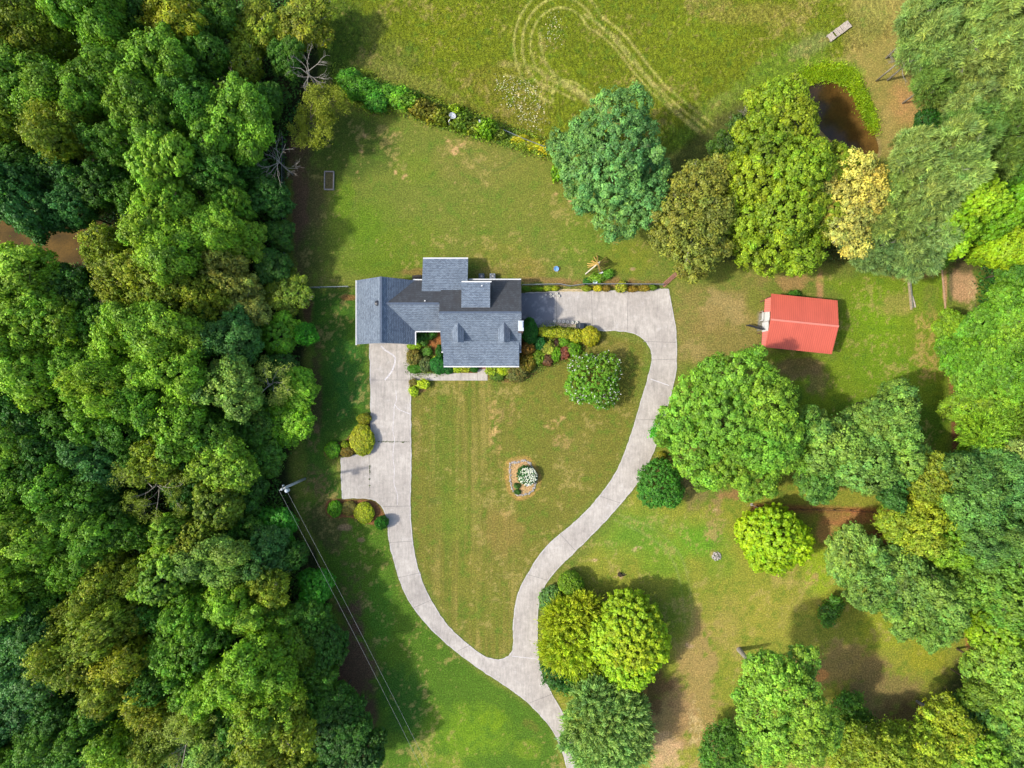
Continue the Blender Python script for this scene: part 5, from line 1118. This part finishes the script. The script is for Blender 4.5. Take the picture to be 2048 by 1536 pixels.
for i in range(16):
    for j in range(3): p = a*(i/15)+Vector((-a.y, a.x, 0)).normalized()*(-.2+.2*j); q.box((p.x, p.y, .05), (.13, .17, .12), math.atan2(a.y, a.x)+rs.uniform(-.15, .15))
q.build('bricks', simple('old_brick', S(176,128,104), .9, .3, 5), e)
# ------------------------------------------------------------------ fences
GALV = simple('galvanised', S(168,176,180), .4, .1, 3, .5, .5)
m = D.materials.new("chain_link"); m.use_nodes = True; nt = m.node_tree
for n in list(nt.nodes): nt.nodes.remove(n)
o_ = N(nt, 'OutputMaterial'); b = N(nt, 'BsdfPrincipled'); b.inputs['Base Color'].default_value = S(140,148,152); b.inputs['Metallic'].default_value = .5; b.inputs['Roughness'].default_value = .45
nt.links.new(b.outputs[0], o_.inputs[0])
def chain_fence(P, label, h=1.25, wood=False, grid=.16, mesh_name='wire_mesh'):
    P = [W(*p) for p in P]; e = empty('wood_fence' if wood else 'chain_link_fence', P[0], label, 'fence'); L0 = P[0]; P = [p-L0 for p in P]
    rail = MB(); wm = MB(); acc = []
    for a, c in zip(P[:-1], P[1:]):
        L = (c-a).length; n = max(1, round(L/2.6))
        rail.bar(a+Vector((0, 0, h)), c+Vector((0, 0, h)), .055)
        for k in range(n): acc.append(a.lerp(c, k/n))
        d = (c-a)/L; s = 0
        while s < L:                                      # crossing diagonal wires
            for sg in (1, -1):
                q0 = a+d*s+Vector((0, 0, 0 if sg > 0 else h)); e1 = min(s+h*.6, L); q1 = a+d*e1+Vector((0, 0, (e1-s)/.6 if sg > 0 else h-(e1-s)/.6))
                wm.bar(q0, q1, .008)
            s += grid
    acc.append(P[-1])
    for p in acc: q = MB(); q.cyl((p.x, p.y, 0), .04 if not wood else .07, h+.06, 8); q.build('post', GALV if not wood else BARNW, e)
    rail.build('top_rail', GALV if not wood else BARNW, e); wm.build(mesh_name, m, e)
chain_fence([(571,280),(569,330),(570,420),(572,500),(580,540),(590,572)], 'chain link fence along the woods on the west side of the back yard')
chain_fence([(605,577),(640,576.5),(700,575)], 'chain link fence running from the woods to the garage corner')
chain_fence([(1045,571.5),(1118,570),(1140,574),(1168,570),(1240,570),(1324,570.5)], 'chain link fence between the back yard and the east drive slab')
chain_fence([(1000,264),(1012,268),(1030,276),(1048,284),(1090,300),(1125,312)], 'chain link fence showing through yellow weeds at the back of the yard')
def wire_fence(P, label, h=1.1):
    P = [W(*p) for p in P]; e = empty('wire_fence', P[0], label, 'fence'); L0 = P[0]; P = [p-L0 for p in P]; wm = MB(); g = random.Random(3)
    for a, c in zip(P[:-1], P[1:]):
        n = max(1, round((c-a).length/2.8))
        for k in range(n):
            p = a.lerp(c, k/n); q = MB(); q.tube([(p.x, p.y, 0), (p.x+g.uniform(-.05, .05), p.y+g.uniform(-.05, .05), h+.1)], [.06, .05], 6); q.build('post', BARNW, e)
        for z in (.3, .6, .85, h): wm.bar(a+Vector((0, 0, z)), c+Vector((0, 0, z)), .018)
    q = MB(); p = P[-1]; q.cyl((p.x, p.y, 0), .06, h+.1, 6); q.build('post', BARNW, e); wm.build('wires', BARK_DARK, e)
wire_fence([(1510,1014),(1600,1017),(1700,1020),(1782,1025)], 'wire fence on orange leaf litter above the smaller maple')
wire_fence([(1900,720),(1906,780),(1912,860),(1916,925)], 'wire fence with leaf litter along the right side of the barn paddock')
e = empty('timber_edging', W(1887,578), 'straight row of edging timbers left of the bare garden patch', 'edging'); q = MB()
for k in range(5): a = W(1883+k*1.5,538+k*16.2)-W(1887,578); c = W(1883+(k+.96)*1.5,538+(k+.96)*16.2)-W(1887,578); q.bar(a+Vector((0, 0, .08)), c+Vector((0, 0, .08)), .18, .16)
q.build('timbers', simple('weathered', S(196,160,124), .9, .3, 5), e)
# ------------------------------------------------------------------ yard things
def parts(name, loc, label, cat, specs, group=None, rz=0):
    e = empty(name, loc, label, cat, group, rz)
    for nm, mb, m_ in specs: mb.build(nm, m_, e)
    return e
FADE = simple('grey_timber', S(176,166,156), .9, .3, 5)
e = empty('raised_bed', W(659,362), 'rectangular raised garden bed of grey boards in the back yard', 'garden bed', rz=R(-1)); w_, l_ = 1.25, 2.45
for (x, y, a, b_) in ((-w_/2, 0, .12, l_), (w_/2, 0, .12, l_), (0, -l_/2-.02, w_+.12, .12), (0, l_/2+.02, w_+.12, .12)): q = MB(); q.box((x, y, .17), (a, b_, .34)); q.build('board', FADE, e)
q = MB(); q.box((0, 0, .12), (w_-.14, l_-.14, .2)); q.build('soil', simple('soil', S(104,96,58), .95, .5, 5, bump=.5), e)
# air conditioners
AC = None
for px, lab in ((963, 'darker air conditioner unit behind the house, nearer the sunroom'), (985, 'paler air conditioner unit behind the house, right of the darker one')):
    e = empty('air_conditioner', W(px, 552.5, .8).xy.to_3d(), lab, 'air conditioner', 'air conditioners behind the house')
    q = MB(); q.box((0, 0, .42), (.78, .78, .84)); q.build('housing', GALV if px > 970 else simple('ac_dark', S(96,112,124), .5, .2, 4), e, bevel=.04)
    q = MB(); q.cyl((0, 0, .845), .3, .03, 18); q.build('fan_grille', BLACK, e)
    q = MB()
    for a in range(4): q.box((0, 0, .885), (.56, .03, .015), a*.785)
    q.build('grille_bars', WHITE, e)
# grill under cover
e = empty('covered_grill', W(1163.5,651.5,.9).xy.to_3d(), 'black covered barbecue grill at the drive edge above the gold hedge', 'grill', rz=R(-3))
q = MB(); pr = [(-.78, .0), (-.74, .75), (-.45, .98), (-.3, 1.1), (.3, 1.1), (.45, .96), (.72, .78), (.8, .05)]
q.add([(x, -.33, z) for x, z in pr]+[(x, .33, z) for x, z in pr], [tuple(range(8)), tuple(range(8, 16))[::-1]]+[(i, (i+1) % 8, (i+1) % 8+8, i+8) for i in range(8)]); q.build('cover', simple('black_cover', S(30,42,50), .35, .25, 5, .5, bump=.4), e, bevel=.03)
q = MB()
for x in (-.6, .6):
    for y in (-.27, .27): q.lathe((x, y, 0), [(.05, 0), (.05, .08)], 8)
q.build('wheels', BLACK, e)
q = MB(); q.bar((-.2, -.345, .8), (.2, -.345, .8), .03); q.build('handle', METAL, e)
q = MB(); q.prism([(p.x, p.y) for p in [W(x, y)-W(1133,650) for x, y in ((1113,647),(1153,649.5),(1153,655),(1120,654))]], 0, .16, False)
e = empty('paver_strip', W(1133,650), 'tan paver ledge between the yellow hedge row and the drive', 'edging'); q.build('slab', simple('tan_paver', S(206,184,160), .9, .15, 4), e)
e['label'] = 'tan flat ledge between the yellow hedge row and the drive'
# white pots
POTS = [(1109,642,.15,'white pot at the drive edge, nearest the house of its row'),(1119,642.5,.15,'second white pot from the house in the row above the tan ledge'),(1127.5,643,.17,'third white pot from the house above the tan ledge'),(1135,644,.17,'fourth white pot from the house above the tan ledge'),(1144,645,.19,'fifth white pot from the house above the tan ledge'),(1153,645.4,.18,'white pot touching the covered grill'),
 (1091.7,589.5,.13,'upper white pot in the loose group below the fence hedge, second from left'),(1085,594,.1,'leftmost and smallest white pot below the fence hedge'),(1101,589,.13,'middle upper white pot below the fence hedge'),(1101,593.7,.13,'middle lower white pot below the fence hedge'),(1106.5,592,.12,'white pot just right of the middle pair below the fence hedge'),(1113,587.5,.17,'largest white pot below the fence hedge, topmost right'),(1117,592,.16,'rightmost white pot below the fence hedge')]
potm = None; WP = simple('white_ceramic', S(240,236,224), .5, .06, 3); SO = simple('pot_soil', S(206,200,178), .9, .3, 6)
for i, (px, py, r, lab) in enumerate(POTS):
    if potm is None:
        e = empty('garden_pot', (0, 0, 0), lab, 'pot', 'white pots by the east drive'); q = MB(); q.lathe((0, 0, 0), [(.11, 0), (.17, .24), (.18, .27), (.15, .27), (.14, .22)], 14); q.build('pot', WP, e, smooth=False); q = MB(); q.lathe((0, 0, .18), [(.135, 0), (.1, .06), (.02, .09)], 10); q.build('filling', SO, e); potm = e
    else:
        e = potm.copy(); SC.collection.objects.link(e); e['label'] = lab
        for c_ in list(potm.children): cc = c_.copy(); SC.collection.objects.link(cc); cc.parent = e
    e.location = W(px, py, .25).xy.to_3d()+Vector((0, 0, .05)); e.scale = (r/.15,)*3
# pole teepee with a swing
PINE_W = simple('peeled_pole', S(232,190,104), .8, .2, 4); e = empty('pole_teepee', W(1196,528), 'teepee of pale peeled poles leaning together on the back yard grass', 'teepee'); L0 = W(1196,528)
ends = [(1212,514),(1214,518),(1217,521),(1216,524),(1210,529),(1211,532.5),(1212,540),(1205,545),(1202,547),(1175,531),(1176,535),(1175,527),(1182,523),(1184,521),(1190,516),(1188,514),(1196,513),(1194,511),(1200,545),(1188,536)]
ap = W(1196,528,3.1).xy.to_3d()-L0+Vector((0, 0, 3.1)); rs = random.Random(6)
for i, (x, y) in enumerate(ends):
    s = W(x, y)-L0; s.z = .02; d = (ap-s); t_ = ap+d.normalized()*rs.uniform(.1, .4)+Vector((rs.uniform(-.06, .06), rs.uniform(-.06, .06), 0)); q = MB(); q.tube([s, s.lerp(t_, .5), t_], [.06, .05, .035], 6); q.build('pole', PINE_W, e)
q = MB(); s = W(1171,548)-L0; s.z = .02; q.tube([s, ap+Vector((.2, .25, .25))], [.085, .07], 7); q.build('long_pole', simple('white_pole', S(240,226,200), .8, .1, 4), e)
q = MB(); q.rock(tuple(ap+Vector((.05, .05, .0))), .2, rs, .7); q.build('lashing', simple('rope', S(226,214,196), .9, .2, 5), e)
sw = empty('swing_seat', W(1201,547), 'white swing seat hanging by ropes on the lower side of the pole teepee', 'swing'); q = MB(); q.box((0, 0, .45), (.62, .2, .05), R(25)); q.build('seat', WHITE, sw)
for k in (-1, 1): q = MB(); q.tube([(k*.26, k*.12, .46), tuple(ap+L0-W(1201,547)+Vector((k*.06, 0, -.2)))], .018, 5); q.build('rope', FADE, sw)
bd = empty('birdbath', W(1189,565), 'white birdbath in the planting under the pole teepee', 'birdbath'); q = MB(); q.lathe((0, 0, 0), [(.2, 0), (.08, .1), (.07, .5), (.12, .58)], 14); q.build('pedestal', WP, bd); q = MB(); q.lathe((0, 0, .58), [(.1, 0), (.3, .09), (.32, .12), (.26, .1), (.05, .05)], 18); q.build('bowl', simple('bowl_pale', S(216,228,236), .4, .1, 4), bd)
bs = empty('blue_bowl', W(1113,537), 'pale blue tilted bowl on a bare circle in the back yard', 'bowl'); q = MB(); q.lathe((0, 0, .05), [(.12, 0), (.34, .18), (.37, .24), (.3, .2), (.06, .06)], 18); o = q.build('bowl', simple('blue_enamel', S(120,170,214), .5, .15, 4), bs); o.rotation_euler = (R(15), R(-10), 0); q = MB(); q.bar((0, -.1, .25), (.12, -.5, .05), .05); q.build('spout', WHITE, bs)
# satellite dish
ds = empty('satellite_dish', W(900,253), 'white satellite dish on a short pole at the hedgerow edge', 'satellite dish')
q = MB(); q.tube([(0, 0, 0), (0, 0, 1.9), (.25, .3, 2.15)], [.06, .06, .06], 8); q.build('pole', WHITE, ds, smooth=True)
q = MB(); prof = [(.02, .0), (.25, .03), (.42, .09), (.5, .14), (.5, .16), (.41, .115), (.24, .055), (.02, .03)]; q.lathe((0, 0, 0), prof, 26); o = q.build('dish', WHITE, ds, smooth=True); o.location = (.52, .58, 2.2); o.rotation_euler = Vector((.28, .22, .75)).to_track_quat('Z', 'Y').to_euler()
q = MB(); q.bar((.35, .2, 2.3), (.78, .78, 2.72), .025); q.build('feed_arm', GALV, ds)
q = MB(); q.box((.78, .78, 2.74), (.09, .09, .12)); q.build('receiver', GALV, ds)
ub = empty('utility_box', W(960,250.5), 'small white box on a post in the brambles right of the dish', 'box'); q = MB(); q.box((0, 0, .6), (.08, .08, 1.2)); q.build('post', GALV, ub); q = MB(); q.box((0, 0, 1.3), (.26, .44, .3)); q.build('box', WHITE, ub, bevel=.02)
# plank bridge in the far corner
br = empty('footbridge', W(1677,66), 'weathered plank footbridge over the ditch in the field corner', 'bridge'); a = W(1655,80)-W(1677,66); c = W(1697,49)-W(1677,66); d = (c-a).normalized(); n_ = Vector((-d.y, d.x, 0)); L = (c-a).length; rs = random.Random(2)
GP = simple('grey_plank', S(196,182,164), .9, .3, 5); q = MB(); nP = 19; ang = math.atan2(d.y, d.x)
for k in range(nP):
    if k == 5: continue
    p = a+d*(k+.5)*L/nP; q.box((p.x+rs.uniform(-.03, .03), p.y+rs.uniform(-.03, .03), .32), (L/nP*.86, 1.05, .05), ang+rs.uniform(-.03, .03))
q.build('planks', GP, br)
for k in (-.42, .42): q = MB(); q.bar(a+n_*k+Vector((0, 0, .2)), c+n_*k+Vector((0, 0, .2)), .1, .18); q.build('beam', FADE, br)
# beams and log beside the paddock
LG_ = simple('old_beam', S(178,162,128), .9, .3, 5)
lb = empty('timber_stack', W(1819,587), 'long grey timbers lying side by side below the pines', 'timbers'); L0 = W(1819,587); 
for k, (x0, y0, x1, y1) in enumerate(((1815.5,557,1821.5,619.5),(1818.5,555,1824,616))): q = MB(); q.bar(W(x0,y0)-L0+Vector((0, 0, .12)), W(x1,y1)-L0+Vector((0, 0, .12)), .2, .22); q.build('timber', LG_ if k == 0 else simple('dark_beam', S(128,130,112), .9, .3, 5), lb)
lb = empty('short_timber', W(1828,602), 'short pale timber lying right of the long grey ones', 'timber'); q = MB(); q.tube([W(1824,592)-W(1828,602)+Vector((0, 0, .08)), W(1828,605)-W(1828,602)+Vector((0, 0, .08)), W(1830,615)-W(1828,602)+Vector((0, 0, .08))], [.09, .1, .08], 7); q.build('timber', GP, lb)
fl_ = empty('fallen_log', W(1922,844), 'pale fallen log poking out of the bushes at the right fence', 'log'); q = MB(); q.tube([(-.4, .1, .15), (.4, 0, .17), (1.3, -.15, .2)], [.11, .12, .14], 8); q.build('log', BARK_PALE, fl_)
fl_ = empty('fallen_log', W(1844,1407), 'grey fallen log in the shaded leaf litter at lower right', 'log'); q = MB(); q.tube([(-.9, .5, .15), (0, 0, .17), (.9, -.5, .15)], [.09, .12, .1], 8); q.build('log', BARK_PALE, fl_)
fl_ = empty('fallen_log', W(1690,1476), 'pale broken branch at the foot of the tall meadow oak', 'log'); q = MB(); q.tube([(-.9, -.05, .2), (.2, 0, .3), (1.1, .12, .25)], [.1, .09, .04], 7).tube([(.3, 0, .3), (.7, .3, .4)], [.05, .02], 5); q.build('log', BARK_PALE, fl_)
sp_ = W(1478,1299)
sn = empty('snag', sp_, 'pale broken tree trunk standing at the left of the tall meadow oak', 'snag'); q = MB(); q.tube([(0, 0, 0), (.03, -.03, 1.8), (.02, -.05, 4.2)], [.36, .3, .24], 12)
q.build('trunk', BARK_PALE, sn); q = MB(); g = random.Random(12)
for k in range(9): a = g.uniform(0, 6.28); q.tube([(.1*math.cos(a), .1*math.sin(a), 4.1), (.2*math.cos(a)+.02, .2*math.sin(a)-.04, g.uniform(4.4, 5.0))], [.1, .015], 5)
q.tube([(-.1, -.1, 3.9), (-.7, -.12, 4.5), (-1.0, -.1, 4.5)], [.09, .06, .02], 5); q.tube([(0, -.1, 3.6), (.0, -.7, 4.3)], [.08, .02], 5); q.build('splinters', BARK_PALE, sn)
st_ = empty('stump', W(1240,1149), 'dark splintered stump on a bare patch above the larger maple', 'stump'); q = MB(); q.tube([(0, 0, 0), (0, 0, .3), (.05, .0, .55)], [.34, .26, .2], 10).tube([(.1, 0, .4), (.5, -.1, .3), (.9, .05, .05)], [.1, .07, .03], 6).tube([(0, .1, .4), (-.2, .6, .4)], [.08, .03], 6); q.build('trunk', BARK_DARK, st_)
lp = empty('yard_post', W(1503,1009), 'thin grey post on a pale base at the left end of the leaf-littered fence', 'post'); q = MB(); q.cyl((0, 0, 0), .2, .1, 14); q.build('base', STN, lp); q = MB(); q.cyl((0, 0, .1), .045, 2.3, 8); q.build('pole', GALV, lp)
# ------------------------------------------------------------------ utility pole and wires
ph = 9.6; pb = W(609.5,957.5); up = empty('utility_pole', pb, 'grey utility pole with a transformer beside the west woods', 'utility pole')
POLE = simple('pole_wood', S(186,192,190), .85, .2, 3); q = MB(); q.tube([(0, 0, 0), (0, 0, ph)], [.2, .15], 12); q.build('pole', POLE, up, smooth=True)
q = MB(); q.lathe((.12, -.42, ph-2.3), [(.05, 0), (.24, .05), (.25, .8), (.2, .88), (.05, .92)], 16); q.build('transformer', simple('pale_steel', S(196,208,216), .5, .1, 3), up, smooth=True)
q = MB(); q.lathe((-.2, .3, ph-1.5), [(.04, 0), (.1, .04), (.1, .4), (.03, .5)], 12); q.build('fuse_cutout', simple('pale_steel_b', S(180,192,200), .5, .1, 3), up, smooth=True)
wd = Vector((W(845,1536,9.0)-W(568,979,9.4))); wd.z = 0; wd.normalize(); wn = Vector((-wd.y, wd.x, 0))
q = MB(); q.bar(Vector((0, 0, ph-.12))-wn*.3, Vector((0, 0, ph-.12))+wn*.55, .09, .11); q.build('crossarm', simple('arm_wood', S(196,190,170), .85, .2, 3), up)
q = MB()
for s in (-.28, .52): q.lathe(tuple(Vector((0, 0, ph-.06))+wn*s), [(.03, 0), (.05, .06), (.03, .14)], 8)
q.build('insulator', WHITE, up)
WIRE = simple('wire', S(150,154,150), .5, .1, 3, .4)
for s, lab, dz in ((-.28, 'power line over the woods edge, the left of the pair', .06), (.52, 'power line over the woods edge, the right of the pair', 0)):
    a = pb+Vector((0, 0, ph+.05))+wn*s; L = 80; pts = [a+wd*(L*t/14)+Vector((0, 0, -1.7*4*(t/14)*(1-t/14)+dz)) for t in range(15)]
    q = MB(); q.tube([p-a for p in pts], .012, 5); o = q.build('power_line', WIRE); o.location = a; tag(o, lab, 'power line', 'power lines')

# weeds growing in the slab joints
g = np.random.default_rng(5); P = []
for (x0, y0, x1, y1, n) in ((757,883,788,883.5,60),(806,884,808,884,22),(739.4,930,739.6,950,40),(739.5,957,739.5,959,16),(739.6,970,739.6,973,14),(786,883.5,818,884,20)):
    for _ in range(n):
        t_ = g.random(); q = W(x0+(x1-x0)*t_, y0+(y1-y0)*t_); P.append((q.x+g.normal(0, .05), q.y+g.normal(0, .05), .07+.05*g.random()))
P = np.array(P); nr = unit(g.normal(0, .5, P.shape)+np.array([0, 0, 1])); V, F = quads(P, nr, g.normal(0, 1, P.shape), np.full(len(P), .07), np.full(len(P), .03))
o = link(D.objects.new('joint_weeds', npmesh('joint_weeds', V, F, [LEAF], np.ones((len(V), 3))))); o.color = gcol((74,96,34)); tag(o, 'small weeds in the joints of the west drive', 'weeds', kind='stuff')
